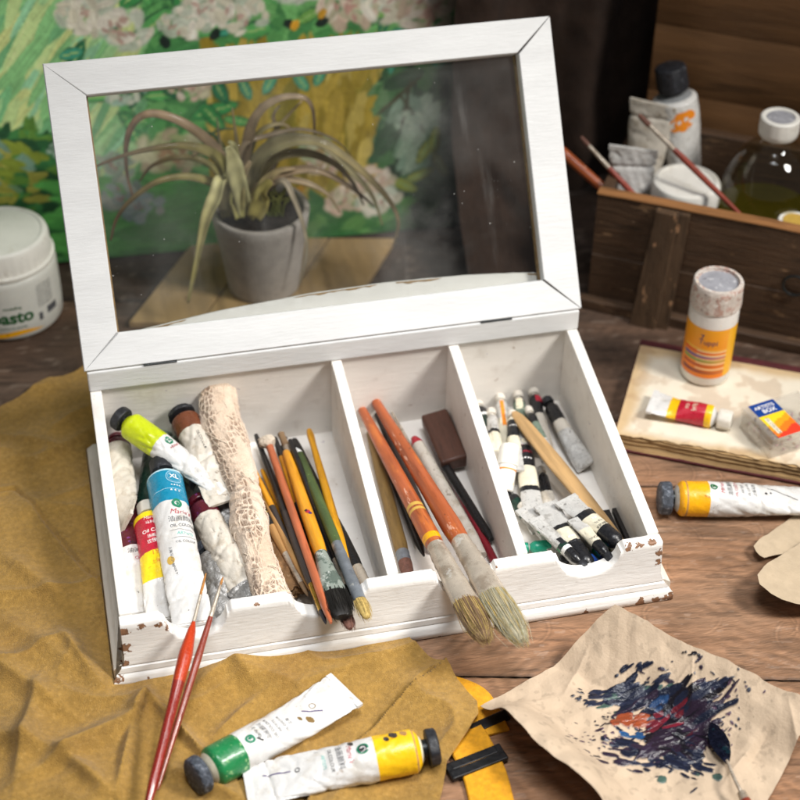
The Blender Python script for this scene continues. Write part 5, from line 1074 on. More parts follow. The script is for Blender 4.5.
ang0 = math.atan2(CAMP[1]-bb.y, CAMP[0]-bb.x)
da = np.broadcast_to((thv-ang0+math.pi) % (2*math.pi)-math.pi, (n_u, n_v))[..., None]; zz = np.broadcast_to(zv, (n_u, n_v))[..., None]
for (z0, z1, cc) in ((3.88, 4.02, '#f2cf5a'), (3.50, 3.72, '#d9482c'), (3.02, 3.3, '#3a4f9c'), (2.66, 2.9, '#5aa35a'), (2.1, 2.4, '#b8452a'), (1.45, 1.75, '#7a2a38')):
    m_ = ((zz > z0) & (zz < z1) & (np.abs(da+.1) < .95)); fade = np.clip(1-(da+.9)/1.9*.75, .25, 1); c = np.where(m_, c*(1-fade)+np.array(lin(cc)[:3])*fade, c)
for z0 in (1.95, 2.5, 2.95, 3.36, 3.8): c = np.where((np.abs(zz-z0) < .05) & (np.abs(da-.2) < .65), np.array(lin('#f6dca8')[:3]), c)
c = np.where(da > .85, np.array(lin('#f2b21e')[:3]), c)
b = MB(); b.grid(P, cu=True); b.build('label', 'label_orange', btl, attr=('Col', np.concatenate([c, np.ones_like(c[..., :1])], -1).reshape(-1, 4)))
def on_cyl(b_, uv, r_, a0, z, rot=0):
    v, f = uv; v = xform(v, rot); b_.add([((r_)*math.cos(a0+x/r_), r_*math.sin(a0+x/r_), z+y) for x, y in v], f)
b = MB(); on_cyl(b, text_uv('7', .62, bold=.02), rB+.03, ang0-.28, 5.25); on_cyl(b, text_uv('Tuppi', .72), rB+.03, ang0-.02, 4.75); b.build('lettering', 'ink_purple', btl, smooth=False)
b = MB(); b.lathe([(7.55, 2.02), (7.6, 2.16), (8.0, 2.18), (9.35, 2.10), (9.7, 2.1), (9.86, 2.0), (9.86, 1.74), (9.6, 1.70), (9.55, 0.01)], 72, ridge=(7.9, 9.4, 24, .012), cap1=False); b.build('cap', 'cap_stained', btl, ang=40)
b = MB(); b.lathe([(9.56, 1.69), (9.60, 1.66), (9.62, .01)], 48); b.build('cap_disc', 'lid_grey', btl)
# red tube on the book
paint_tube('stubby red and yellow tube with white cap and flared tail on the old book', at(732, 421, BZ+.75), at(651, 404, BZ+.55), .98, [(.06, 'tube_clean'), (.16, 'band_yellow'), (.58, 'band_red'), (.72, 'band_yellow'), (1, 'tube_clean')], cap='cap_white', cap_l=1.15, cap_r=.84, crump=.10, seed=61, neck=.15, flat=.95, wide=1.3, curl=.25,
           prints=[T_('\u6cb9\u753b', .5, 1.9, 'ink_pale', 80), T_('Oil', .45, 2.5, 'ink_pale', 80)])
# clear plastic case with its sticker
q0, q1, q3 = at(737, 409, BZ), at(776, 449, BZ), at(772, 378, BZ+1.2)
cu_ = (q1-q0); cu_.z = 0; cl_ = cu_.length*1.0; cu_.normalize(); cv_ = Vector((-cu_.y, cu_.x, 0)); CW, CD, CH = 4.35, 5.6, 2.1
q0 = at(739, 428, BZ)
case = thing('plastic_case', 'small clear plastic case with blue and orange sticker on the old book', 'plastic case', (q0.x, q0.y, BZ))
mx = Matrix((cu_, cv_, Vector((0, 0, 1)))).transposed().to_4x4()
def shell(lo, hi, t, open_top, name):
    b_ = MB(); (x0, y0, z0), (x1, y1, z1) = lo, hi
    b_.box((x0, y0, z0), (x1, y0+t, z1), 0, mx); b_.box((x0, y1-t, z0), (x1, y1, z1), 0, mx); b_.box((x0, y0+t+.003, z0), (x0+t, y1-t-.003, z1), 0, mx); b_.box((x1-t, y0+t+.003, z0), (x1, y1-t-.003, z1), 0, mx)
    zt = z0 if open_top else z1-t; b_.box((x0+t+.003, y0+t+.003, zt), (x1-t-.003, y1-t-.003, zt+t), 0, mx); return b_.build(name, 'clear_plastic', case, smooth=False, bevel=.06)
shell((0, 0, 0.01), (CW, CD, 1.35), .1, True, 'base'); shell((-.05, -.05, 1.36), (CW+.05, CD+.05, CH), .1, False, 'lid')
b = MB(); b.box((CW*.32, -.22, .7), (CW*.62, -.06, 1.75), 0, mx); b.box((CW*.36, -.28, .78), (CW*.58, -.225, 1.1), 0, mx); b.build('latch', 'clear_plastic', case, smooth=False, bevel=.05)
def flat_uv(b_, uv, ou, ov, z, rot=0, m=0):
    v, f = uv; b_.add([tuple(mx @ Vector((x, y, z))) for x, y in xform(v, rot, ou, ov)], f, m)
b = MB(); z_ = CH+.02; y0, y1 = .55, 3.0; xs_ = np.linspace(-.02, CW+.02, 26); mats = ['ink_blue']; 
for nm, cc in (('st_yellow', '#f1cf2b'), ('st_amber', '#f0a024'), ('st_orange', '#ee7a24'), ('st_red', '#e0412a')): mat(nm, cc, rough=.3, var=.03, rvar=0); mats.append(nm)
mat('st_blue', '#163f8a', rough=.3, var=.05, rvar=0); mats[0] = 'st_blue'
for i in range(25):
    for j in range(8):
        u0, u1 = xs_[i], xs_[i+1]; v0, v1 = y0+(y1-y0)*j/8, y0+(y1-y0)*(j+1)/8; f_ = i/25+(j-4)*.03
        k = 0 if i < 9 else 1+min(3, int((f_-.36)/.64*4.2)) if f_ > .36 else 1
        b.add([tuple(mx @ Vector(p)) for p in ((u0, v0, z_), (u1, v0, z_), (u1, v1, z_), (u0, v1, z_))], [(0, 1, 2, 3)], k)
stk = b.build('sticker', mats, case, smooth=False)
b = MB(); flat_uv(b, text_uv('ARTISTS', .52, bold=.02), .55, 1.75, z_+.012, 90); flat_uv(b, text_uv('BOX', .62, bold=.02), 1.1, 1.9, z_+.012, 90); b.build('lettering', 'ink_white', stk, smooth=False)
b = MB(); flat_uv(b, text_uv('OIL COLOUR', .36), 2.9, 1.02, z_+.014, 0); b.build('lettering', 'ink_dark', stk, smooth=False)
b = MB(); flat_uv(b, rect_uv(2.0, .42), 2.9, 1.02, z_+.008, 0); b.build('sticker_panel', 'ink_pale', stk, smooth=False)
b = MB(); rr = random.Random(6)
for k_ in range(46):
    p = mx @ Vector((rr.uniform(.3, CW-.3), rr.uniform(.3, CD-.3), rr.uniform(.16, 1.0))); d = mx.to_3x3() @ Vector((rr.gauss(0, 1), rr.gauss(0, 1), rr.gauss(0, .3))).normalized()*rr.uniform(.2, .6); b.tube([p, p+d*.5, p+d], [.07, .12, .06], 6, rr.randrange(2))
bits = b.build('pastel_stubs', ['bits_pink', 'bits_tan'], case); tag(bits, kind='stuff')

# ------------------------------------------------------------------ dark wooden crate and what stands in it
CA = R(-32.28); ccx = Vector((math.cos(CA), math.sin(CA), 0)); ccy = Vector((-ccx.y, ccx.x, 0)); CO = Vector((46.24, 36.68, 0)); CRL, CRD, CRH = 30.0, 14.5, 12.0
crate = thing('wooden_crate', 'dark worn wooden crate with an upright batten holding jars and brushes', 'crate', tuple(CO))
cm = Matrix((ccx, ccy, Vector((0, 0, 1)))).transposed().to_4x4()
crate.matrix_world = Matrix.Translation(CO*S) @ cm
b = MB()
def plank(x0, x1, y0, y1, z0, z1, seed, n=40):
    rings = []
    for i in range(n+1):
        x = x0+(x1-x0)*i/n; o = .14*(float(fbm(x*.4, seed, 0, 3))-.5); o2 = .1*(float(fbm(x*1.6, seed, 3, 3))-.5)
        rings.append([(x, y0+o2, z0), (x, y0+o2*.5, z1-.08+o), (x, y0+.08, z1+o), (x, y1-.08, z1+o), (x, y1, z1-.08+o), (x, y1, z0)])
    b.loft(rings)
plank(0, CRL, 0, 1.1, .9, 5.6, 1); plank(0, CRL, .06, 1.1, 5.68, CRH, 2); crate_front = b.build('front_wall', 'crate_wood', crate, ang=35)
b = MB(); plank(0, CRL, CRD-1.1, CRD, .9, CRH+.2, 3); b.build('back_wall', 'crate_wood', crate, ang=35)
for x in (0, CRL-1.0):
    b = MB(); b.box((x, 1.13, .9), (x+1.0, CRD-1.13, CRH-.1)); b.build('end_wall', 'crate_wood', crate, smooth=False, bevel=.1)
b = MB(); b.box((1.02, 1.12, .5), (CRL-1.02, CRD-1.12, 1.3)); b.build('floor', 'crate_wood', crate, smooth=False)
b = MB(); plank(-.7, CRL, -1.0, -.02, 0.02, 1.05, 5); b.build('plinth', 'crate_wood', crate, ang=35)
b = MB(); rings = []
for i in range(41):
    x = -.05+CRL*i/40; o = .12*(float(fbm(x*.4, 2, 0, 3))-.5); rings.append([(x, -.06, CRH-.02+o), (x, -.04, CRH+.1+o), (x, .5, CRH+.16+o), (x, 1.12, CRH+.1+o), (x, 1.14, CRH-.02+o)])
b.loft(rings); b.build('rim', 'crate_rim', crate, ang=35)
# upright batten, its foot kicked forward
b = MB(); rings = []
for i in range(31):
    t = i/30; x = 6.9-.6*(1-t)*1.2; y = -.1-.9*(1-t)**1.4; z = -.0+t*(CRH-.15); hw = 1.5+.12*(float(fbm(t*5, 1, 0, 4))-.5)+.25*(1-t)
    rings.append([(x-hw, y, z), (x-hw+.1, y-.8, z), (x+hw*.35, y-.95, z), (x+hw*.4, y-.6, z), (x+hw, y-.55, z), (x+hw, y, z)])
b.loft(rings); b.build('batten', 'post_wood', crate, ang=30)
b = MB()
for k_ in range(24):
    a0, a1 = 2*math.pi*k_/24, 2*math.pi*(k_+1)/24
    b.tube([(18.3+1.0*math.cos(a), -.32, 6.7+1.0*math.sin(a)) for a in (a0, a1)], .14, 8)
b.build('ring_pull', 'metal_dark', crate)
def cpos(x, y, z=0): return CO+ccx*x+ccy*y+Vector((0, 0, z))
def lift(px, py, depth):      # point seen at this pixel on the crate's cross plane `depth` behind its front
    v = Vector(_ray(px, py)); o = Vector(CAMP); t = ((CO+ccy*depth)-o).dot(ccy)/v.dot(ccy); return o+v*t
# glass jug of oil
jb = lift(775, 150, 7.6); jg = thing('glass_jug', 'round glass jug of greenish oil with a stained white screw cap in the crate', 'jug', (jb.x, jb.y, 1.3))
# tops from pixels
zcap = lift(776, 116, 7.6).z-1.3; zneck = lift(773, 132, 7.6).z-1.3
rJ = 4.6
prof = [(0, 3.6), (.25, 4.3), (.8, rJ), (zneck*.42, rJ)]+[(zneck*(.42+.5*math.sin(R(q))), 1.35+(rJ-1.35)*math.cos(R(q))**.9) for q in range(12, 90, 12)]+[(zneck*.95, 1.35), (zneck*1.02, 1.3)]
def smooth_prof(pf, n=4):
    t = np.linspace(0, len(pf)-1, len(pf)*n); return [(float(np.interp(x, range(len(pf)), [p[0] for p in pf])), float(np.interp(x, range(len(pf)), [p[1] for p in pf]))) for x in t]
b = MB(); b.lathe(smooth_prof(prof), 56, cap1=False); b.build('glass', 'bottle_glass', jg, ang=80)
b = MB(); b.lathe([(.15, 3.4), (.3, 4.0), (.9, rJ-.18), (zneck*.42, rJ-.18), (zneck*.50, rJ-.3), (zneck*.50+.01, .01)], 48); b.build('oil', 'oil', jg, ang=60)
b = MB(); b.lathe([(zneck*.985, 1.55), (zneck, 1.72), (zneck+.4, 1.76), (zcap-.05, 1.74), (zcap+.05, 1.62), (zcap+.04, 1.3), (zcap-.08, 1.25), (zcap-.08, .01)], 56, ridge=(zneck+.1, zcap-.2, 28, .012), cap1=False); b.build('cap', 'lid_plastic', jg, ang=40)
b = MB(); b.lathe([(zcap-.07, 1.24), (zcap-.03, 1.2), (zcap-.02, .01)], 36); b.build('cap_disc', 'lid_grey', jg)
# jar with the ribbed white lid
wl = lift(687, 180, 5.2); jz = wl.z; wj = thing('lidded_jar', 'dark jar with broad ribbed white lid at the front of the crate', 'jar', (wl.x, wl.y, 1.3)); h_ = jz-1.3
b = MB(); b.lathe([(0, 2.6), (.2, 2.9), (h_-2.4, 2.95), (h_-1.9, 2.7), (h_-1.2, 2.65)], 48, ); b.build('glass', 'bottle_glass', wj, ang=60)
b = MB(); b.lathe([(.2, 2.5), (.35, 2.75), (h_*.7, 2.8), (h_*.7+.02, .01)], 40); mat('dark_contents', '#2a1f18', rough=.5); b.build('contents', 'dark_contents', wj)
b = MB(); b.lathe([(h_-2.0, 3.05), (h_-1.95, 3.12), (h_-.35, 3.1), (h_-.1, 2.98), (h_, 2.75), (h_, 2.55), (h_-.1, 2.5), (h_-.1, 2.38), (h_-.09, 1.2), (h_-.08, .01)], 120, ridge=(h_-1.9, h_-.4, 60, .010), cap1=False); b.build('lid', 'lid_plastic', wj, ang=25)
# small capped jar at the frame edge
sl = lift(795, 220, 3.2); sj = thing('small_bottle', 'small bottle with a cream and ochre cap at the right edge of the crate', 'bottle', (sl.x, sl.y, 1.3)); h_ = sl.z-1.3
b = MB(); b.lathe([(0, 1.4), (.2, 1.6), (h_-1.6, 1.6), (h_-1.2, 1.2), (h_-.4, 1.2)], 36); b.build('glass', 'bottle_glass', sj, ang=60)
b = MB(); b.lathe([(h_-1.5, 1.5), (h_-1.4, 1.56), (h_-.2, 1.52), (h_, 1.4), (h_-.03, 1.15), (h_-.05, .01)], 72, ridge=(h_-1.4, h_-.3, 36, .012), cap1=False); b.build('cap', 'lid_plastic', sj, ang=40)
b = MB(); b.lathe([(h_-.06, 1.1), (h_+.01, 1.05), (h_+.02, .6), (h_+.02, .01)], 30); b.build('cap_disc', 'ink_gold', sj)
# tubes standing in the crate
paint_tube('upright white tube with orange label patch and dark cap at the back of the crate', lift(670, 66, 11.2), lift(690, 150, 11.0)+Vector((0, 0, -3)), 2.05, [(.03, 'band_grey'), (1, 'tube_white')], cap='cap_black', cap_l=2.3, cap_r=.68, crump=.10, seed=71, neck=.35, flat=.35, roll=0, crimp=False,
           prints=[dict(uv=blot_uv(1.0), x=2.0, off=-12, m='ink_orange', th=th_) for th_ in ('cam',)])
paint_tube('worn white tube standing tail up behind the crumpled one in the crate', lift(642, 180, 9.0)+Vector((0, 0, -3)), lift(653, 104, 9.4), 1.6, [(1, 'tube_dirty')], cap='cap_white', crump=.14, seed=73, flat=.97, wide=.85, roll=10, folds=((.86, 90, .2, .3, .15),))
paint_tube('crumpled white tube standing tail up at the left end of the crate', lift(626, 222, 4.4)+Vector((0, 0, -3)), lift(634, 149, 4.8), 1.55, [(1, 'tube_white')], cap='cap_white', crump=.24, seed=75, flat=.97, wide=.9, roll=-10, folds=((.82, 90, .25, .3, .15), (.5, 80, .6, .25, .2)))
GF = 'brushes leaning in the crate'
brush('paint brush with copper handle and pinkish tip nearest the left end of the crate', lift(652, 215, 1.8), lift(581, 137, 5.0), [(0, .2), (.4, .3), (.6, .24)], (.59, .9, .22, .18), (.89, .2, .14), 'handle_mahogany', 'ferrule', 'hair_rust', group=GF)
brush('long copper handled brush pointing out over the ribbed white lid', lift(757, 231, 1.4), lift(639, 115, 5.5), [(0, .14), (.3, .24), (.62, .3), (.7, .24)], (.69, .92, .24, .22), (.91, .26, .2), 'handle_mahogany', 'ferrule', 'hair_rust', group=GF)
brush('thick copper brush handle coming from behind the glazed lid', lift(622, 205, 2.6), lift(540, 132, 6.0), [(0, .38), (.3, .46), (.7, .5), (1, .3)], None, None, 'handle_copper', group=GF)

# ------------------------------------------------------------------ backdrop
def make_canvas():
    # an abstract floral canvas: brush dabs laid in canvas coordinates (cm)
    bl, br_ = aty(-150, 283, 54.0), aty(457, 236, 51.6); d = (br_-bl); d.z = 0; Wc = d.length; d.normalize(); Hc = 36.0
    z0 = .15; res = .16; nu, nv = int(Wc/res), int(Hc/res); img = np.zeros((nu, nv, 3)); rr = random.Random(21)
    nrm = Vector((-d.y, d.x, 0)); tilt = .10
    O = Vector((bl.x, bl.y, z0)); O = O+d*0
    vax = Vector((nrm.x*math.sin(tilt), nrm.y*math.sin(tilt), math.cos(tilt))); pn = d.cross(vax)
    def uvp(px, py):
        v = Vector(_ray(px, py)); o = Vector(CAMP); t = (O-o).dot(pn)/v.dot(pn); p = o+v*t-O; return p.dot(d), p.dot(vax)
    U, V = np.meshgrid((np.arange(nu)+.5)*res, (np.arange(nv)+.5)*res, indexing='ij')
    def put(px, py, ln, wd, ang, c, soft=.25, var=.12):
        u, v = uvp(px, py) if px is not None else py
        r = max(ln, wd)*1.2; i0, i1, j0, j1 = [int(x/res) for x in (u-r, u+r, v-r, v+r)]; i0, j0 = max(0, i0), max(0, j0); i1, j1 = min(nu, i1+1), min(nv, j1+1)
        if i1 <= i0 or j1 <= j0: return
        x, y = U[i0:i1, j0:j1]-u, V[i0:i1, j0:j1]-v; a = R(ang); s, t = x*math.cos(a)+y*math.sin(a), -x*math.sin(a)+y*math.cos(a)
        sd = rr.randrange(900); m = sst(1, 1-soft, (s/ln)**2+(t/wd)**2+.5*(fbm(s*1.2, t*3, sd, 1, 2)-.5)); st = 1+.5*(fbm(s*.4, t*6, sd, 2, 2)-.5)
        cc = np.array(c)*(1+rr.uniform(-var, var)); img[i0:i1, j0:j1] = img[i0:i1, j0:j1]*(1-m[..., None])+np.clip(cc*st[..., None], 0, 1)*m[..., None]
    H = lambda s: np.array(lin(s)[:3])
    def zone(pxs, pys, n, ang, l, w_, cols, aj=12, **k):
        for _ in range(n): put(rr.uniform(*pxs), rr.uniform(*pys), rr.uniform(*l), rr.uniform(*w_), rr.gauss(ang, aj), H(rr.choice(cols)), **k)
    img[:] = H('#4c8a4c')
    zone((-180, 480), (-120, 300), 1200, 30, (1.5, 4), (.4, 1.0), ('#4e9450', '#5c9f58', '#438248', '#69a860'), 40)
    zone((-170, 130), (-60, 200), 640, 52, (2, 5), (.3, .8), ('#7fb878', '#9cc98c', '#b6cf8a', '#6fae77', '#8fc79a', '#c3cf86'), 6)
    zone((-30, 75), (135, 250), 260, 20, (1, 3), (.4, .9), ('#2f6a38', '#3d7d42', '#24542f', '#557f32', '#1f4a2c'), 40)
    zone((-20, 40), (140, 200), 40, -20, (.6, 1.6), (.3, .5), ('#7b8a2c', '#93913c', '#6a8a76', '#5f7f5a'), 30)
    zone((80, 260), (185, 250), 200, 0, (2, 5), (.5, 1.1), ('#4f9e48', '#58a850', '#479244'), 12)
    zone((215, 410), (70, 185), 420, 84, (1.5, 4.5), (.4, 1.0), ('#a8902f', '#b89d3c', '#9a8428', '#8b7f2a', '#c0aa52'), 8)
    zone((385, 470), (60, 255), 300, 70, (1, 3), (.4, 1.0), ('#2f5a34', '#3d6b3a', '#274a2c', '#5f8456', '#1f3a24'), 35)
    zone((285, 400), (205, 245), 90, 10, (1, 3), (.4, .9), ('#3f7a3c', '#5b8f4a', '#347036'), 20)
    zone((400, 440), (105, 165), 60, 60, (.8, 2), (.4, .8), ('#7d9c84', '#93ab92', '#6a8a6e'), 20)
    def leaf(px, py, ln, w_, ang, c):
        put(px, py, ln*1.12, w_*1.3, ang, H('#2a5a3a'), .4); put(px, py, ln, w_, ang, H(c), .15); put(px, py, ln*.8, w_*.16, ang, H('#9cbf74'), .3)
    for _ in range(46): leaf(rr.uniform(60, 450), rr.uniform(-60, 60), rr.uniform(1, 2.4), rr.uniform(.4, .8), rr.uniform(0, 180), rr.choice(('#3c8f4d', '#2f7a52', '#56a458', '#3e9a7c', '#74ad52')))
    for _ in range(16): leaf(rr.uniform(95, 250), rr.uniform(85, 140), rr.uniform(1, 2.2), rr.uniform(.4, .8), rr.uniform(0, 180), rr.choice(('#3c8f4d', '#2f7a52', '#56a458', '#2b6a48')))
    for p in ((425, 150, 60), (440, 165, 120), (420, 175, 20), (435, 140, 85), (405, 185, 150)): leaf(p[0], p[1], 1.5, .55, p[2], '#8f9a2c')
    for p in ((270, 82, 60), (245, 88, 110), (320, 74, 70), (300, 80, 120)): leaf(p[0], p[1], 1.3, .5, p[2], '#4f9a78')
    for q in range(3): put(400+q*6, 95+q*9, 3.2-.3*q, .22, 40+q*40, H('#3a3a14'), .2)
    def bloom(px, py, r_, cols, n=60, heart='#8e3a36', hn=7):
        cu, cv = uvp(px, py)
        for _ in range(n//2):
            a = rr.uniform(0, 2*math.pi); q = math.sqrt(rr.random())*r_*.85; put(None, (cu+q*math.cos(a)*1.25, cv+q*math.sin(a)*.85), rr.uniform(.6, 1.2)*r_*.4, rr.uniform(.35, .7)*r_*.4, math.degrees(a)+90+rr.gauss(0, 35), H(rr.choice(cols))*.9, .8, .07)
        for _ in range(hn):
            a = rr.uniform(0, 2*math.pi); q = rr.random()*r_*.6; put(None, (cu+q*math.cos(a), cv+q*math.sin(a)*.8), r_*.2, r_*.1, rr.uniform(0, 180), H(heart)*.6+H(cols[0])*.4, .9)
    pale = ('#e2dcc8', '#d3cdb6', '#c9d0bd', '#e9e2d2', '#b9c4ae'); blue = ('#9fb0b0', '#8ca2a6', '#b7c0b8', '#7d959c', '#c9ccc0'); pink = ('#dcc8b4', '#c9b49c', '#e4d7c6', '#c2bb9c', '#d5b8a4')
    for (x, y, r_, c, hn) in ((88, 12, 2.6, pale, 9), (120, 28, 2.7, pale, 10), (105, -15, 2.6, pale, 6), (205, 8, 2.6, pale, 5), (240, 14, 2.4, pale, 4), (180, 25, 1.9, pale, 3), (350, 8, 2.6, pink, 8), (385, -2, 2.8, pale, 8), (425, 12, 2.6, pink, 8), (300, -20, 2.8, pale, 6), (60, -50, 2.8, pale, 6),
                              (125, 92, 1.8, ('#b5c8b4', '#9fc0ac', '#d2d6c2'), 3), (190, 88, 1.7, pink, 4), (170, 152, 3.0, ('#b9bc8c', '#a6b07c', '#cfcba4', '#b8a888'), 9), (112, 168, 1.9, ('#8fa08c', '#a3aa98', '#7f9683'), 3), (122, 198, 2.2, ('#8b9c98', '#9fa89c', '#7d9088'), 4), (143, 208, 1.9, ('#7f9699', '#a9aea8', '#93a6a6'), 3),
                              (318, 150, 1.7, ('#b7c49c', '#9cb088', '#cdd0ae'), 3), (368, 180, 2.2, pink, 4), (345, 200, 2.0, pink, 4), (378, 200, 2.0, pale, 3), (410, 120, 1.2, ('#8fa890', '#a3b69c'), 0),  (325, 165, 1.5, pink, 2), (60, 150, 1.0, ('#7f9a86', '#8fa894'), 1)):
        bloom(x, y, r_, c, hn=hn)
    for (x, y) in ((165, 42), (215, 34), (290, 24), (322, 22)): put(x, y, .7, .5, rr.uniform(0, 180), H('#1c2a24'), .3)
    for (x, y) in ((295, 25), (322, 14), (300, 190)): put(x, y, .6, .4, 60, H('#d09a24'), .3)
    img *= (.93+.14*fbm(U*.5, V*3, 0, 5))[..., None]
    g_ = img.mean(-1, keepdims=True); img = (img*.96+g_*.04)*1.2*(1-.78*sst(Wc-9, Wc-1, U))[..., None]*(1+.3*sst(Wc-30, Wc-44, U))[..., None]  # shade towards the right edge and glow at the left painted into the colours
    hgt = .05*fbm(U*2.2, V*2.2, 0, 8, 3)
    P = np.array(O)[None, None]+U[..., None]*np.array(d)+V[..., None]*np.array(vax)-np.array(pn)*0+hgt[..., None]*np.array(pn)*(1 if pn.dot(Vector((0, -1, 0))) > 0 else -1)
    cv_ = thing('canvas_painting', 'loosely brushed green and ochre floral canvas standing behind the box', 'painting', (O.x+d.x*Wc/2, O.y+d.y*Wc/2, 0)); oc = np.array([O.x+d.x*Wc/2, O.y+d.y*Wc/2, 0])
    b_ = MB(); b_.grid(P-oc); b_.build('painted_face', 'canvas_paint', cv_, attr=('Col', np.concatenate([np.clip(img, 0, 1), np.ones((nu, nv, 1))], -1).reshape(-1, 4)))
    s_ = -1 if pn.dot(Vector((0, -1, 0))) > 0 else 1; back = Vector(pn)*s_
    q = [O+d*.05, O+d*(Wc-.05), O+d*(Wc-.05)+vax*(Hc-.1), O+vax*(Hc-.1)]; b_ = MB(); b_.prism([tuple(p+back*.08-Vector(oc)) for p in q], tuple(back*1.8)); b_.build('stretcher', 'canvas_edge', cv_, smooth=False)
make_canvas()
def make_curtain():
    a, b_ = aty(462, 236, 53.0), aty(700, 200, 60.0); a.z = b_.z = 0; d = (b_-a); L = d.length; d.normalize(); nrm = Vector((d.y, -d.x, 0))
    u = np.linspace(-2, L+1, 240)[:, None]; z = np.linspace(0.02, 46, 90)[None, :]
    f = 1.6*np.sin(u*.45+z*.045+2.5*fbm(u*.08, z*.05, 0, 2))*(.4+.6*sst(0, 30, z))+.5*np.sin(u*1.0-z*.07+4*fbm(u*.12, z*.08, 0, 4))+2.2*(fbm(u*.16, z*.1, 0, 6)-.5)
    fx = a.x+d.x*u; sweep = (13.5*(1-sst(-2, 15, z))**1.3)*sst(47.5, 43.5, fx)*(.8+.5*fbm(u*.3, z*.1, 0, 9)); zz = z+.9*(1-sst(0, 6, z))*(fbm(u*.5, z*.5, 0, 12)+.1)*sst(47.5, 43.5, fx)
    P = np.stack([np.broadcast_to(fx, f.shape)+nrm.x*f-.08*sweep, a.y+d.y*u+nrm.y*f-sweep, np.broadcast_to(zz, f.shape)], -1)
    m = MB(); m.grid(P); tag(m.build('curtain', 'curtain_cloth', origin=(a.x+d.x*L/2, a.y+d.y*L/2, 0), ang=180), 'dark brown cloth hanging in folds between the canvas and the wooden board', 'curtain')
make_curtain()
def make_board():
    o = cpos(2.5, CRD+2.2); bd = thing('plank_board', 'brown wooden plank board standing behind the crate', 'wooden board', tuple(o)); bd.matrix_world = Matrix.Translation(o*S) @ cm
    zs = [0.02, max(6.0, lift(740, 105, CRD+2.2).z), max(14.0, lift(720, 34, CRD+2.2).z), 40.0]
    for k in range(3):
        m = MB(); rings = []
        for i in range(31):
            x = -2+36*i/30; o1 = .06*(float(fbm(x*.4, k, 0, 3))-.5); rings.append([(x, 1.3, zs[k]+.02), (x, .02, zs[k]+.02), (x, 0, zs[k]+.07+o1), (x, 0, zs[k+1]-.07+o1), (x, .02, zs[k+1]-.02), (x, 1.3, zs[k+1]-.02)])
        m.loft(rings); m.build('plank', 'board_wood', bd, ang=35)
make_board()

# wooden block, pot and air plant
bq = [at(128, 322, .7), at(196, 237, .7), at(396, 238, .7), at(400, 300, .7)]
pbase = Vector(((bq[0].x+bq[2].x)/2, (bq[0].y+bq[2].y)/2, 0)); wb = thing('wooden_tray', 'wide pale brown plank board lying under the plant pot', 'plank board', tuple(pbase))
q = [p-pbase for p in bq]; q[3] = q[2]+(q[0]-q[1])
b = MB(); k_ = 3
for i in range(k_):
    a0, a1 = i/k_+.004, (i+1)/k_-.004; P4 = [q[0].lerp(q[3], a0), q[0].lerp(q[3], a1), q[1].lerp(q[2], a1), q[1].lerp(q[2], a0)]; b.prism([(p.x, p.y, .03) for p in P4], (0, 0, .66+.03*(i % 2)))
b.build('planks', 'block_wood', wb, smooth=False, bevel=.08)
pc_ = aty(260, 207, 44.8); PZ = .78; PR, PH = 4.5, max(6.0, pc_.z-PZ)
pot = thing('plant_pot', 'rough grey concrete pot standing on the pale plank board behind the glass', 'plant pot', (pc_.x, pc_.y, PZ))
b = MB(); b.lathe(smooth_prof([(0, 3.1), (.12, 3.3), (PH*.5, 3.85), (PH-.2, PR), (PH, PR-.08), (PH, PR-.5), (PH-.5, PR-.62), (PH-1.3, PR-.7), (PH-1.31, .02)], 3), 72, cap1=False); b.build('pot', 'concrete', pot, ang=35)
b = MB(); n = 40; th = np.linspace(0, 2*math.pi, n*2, endpoint=False)[None, :]; r_ = np.linspace(.02, PR-.6, n)[:, None]; X, Y = r_*np.cos(th), r_*np.sin(th); b.grid(np.stack([X, Y, PH-.95+.45*fbm(X*1.5, Y*1.5, 0, 4)+.2*(1-(r_/PR)**2)], -1), cv=True); b.build('soil', 'soil', pot, ang=180)
plant = thing('air_plant', 'spidery air plant with long curling brownish green leaves in the grey pot', 'plant', (pc_.x, pc_.y, PZ+PH-.9)); po = Vector((pc_.x, pc_.y, PZ+PH-.9))
def cp(x, y): return 80+.425*x, 70+.425*y
leaf_rs = random.Random(3)
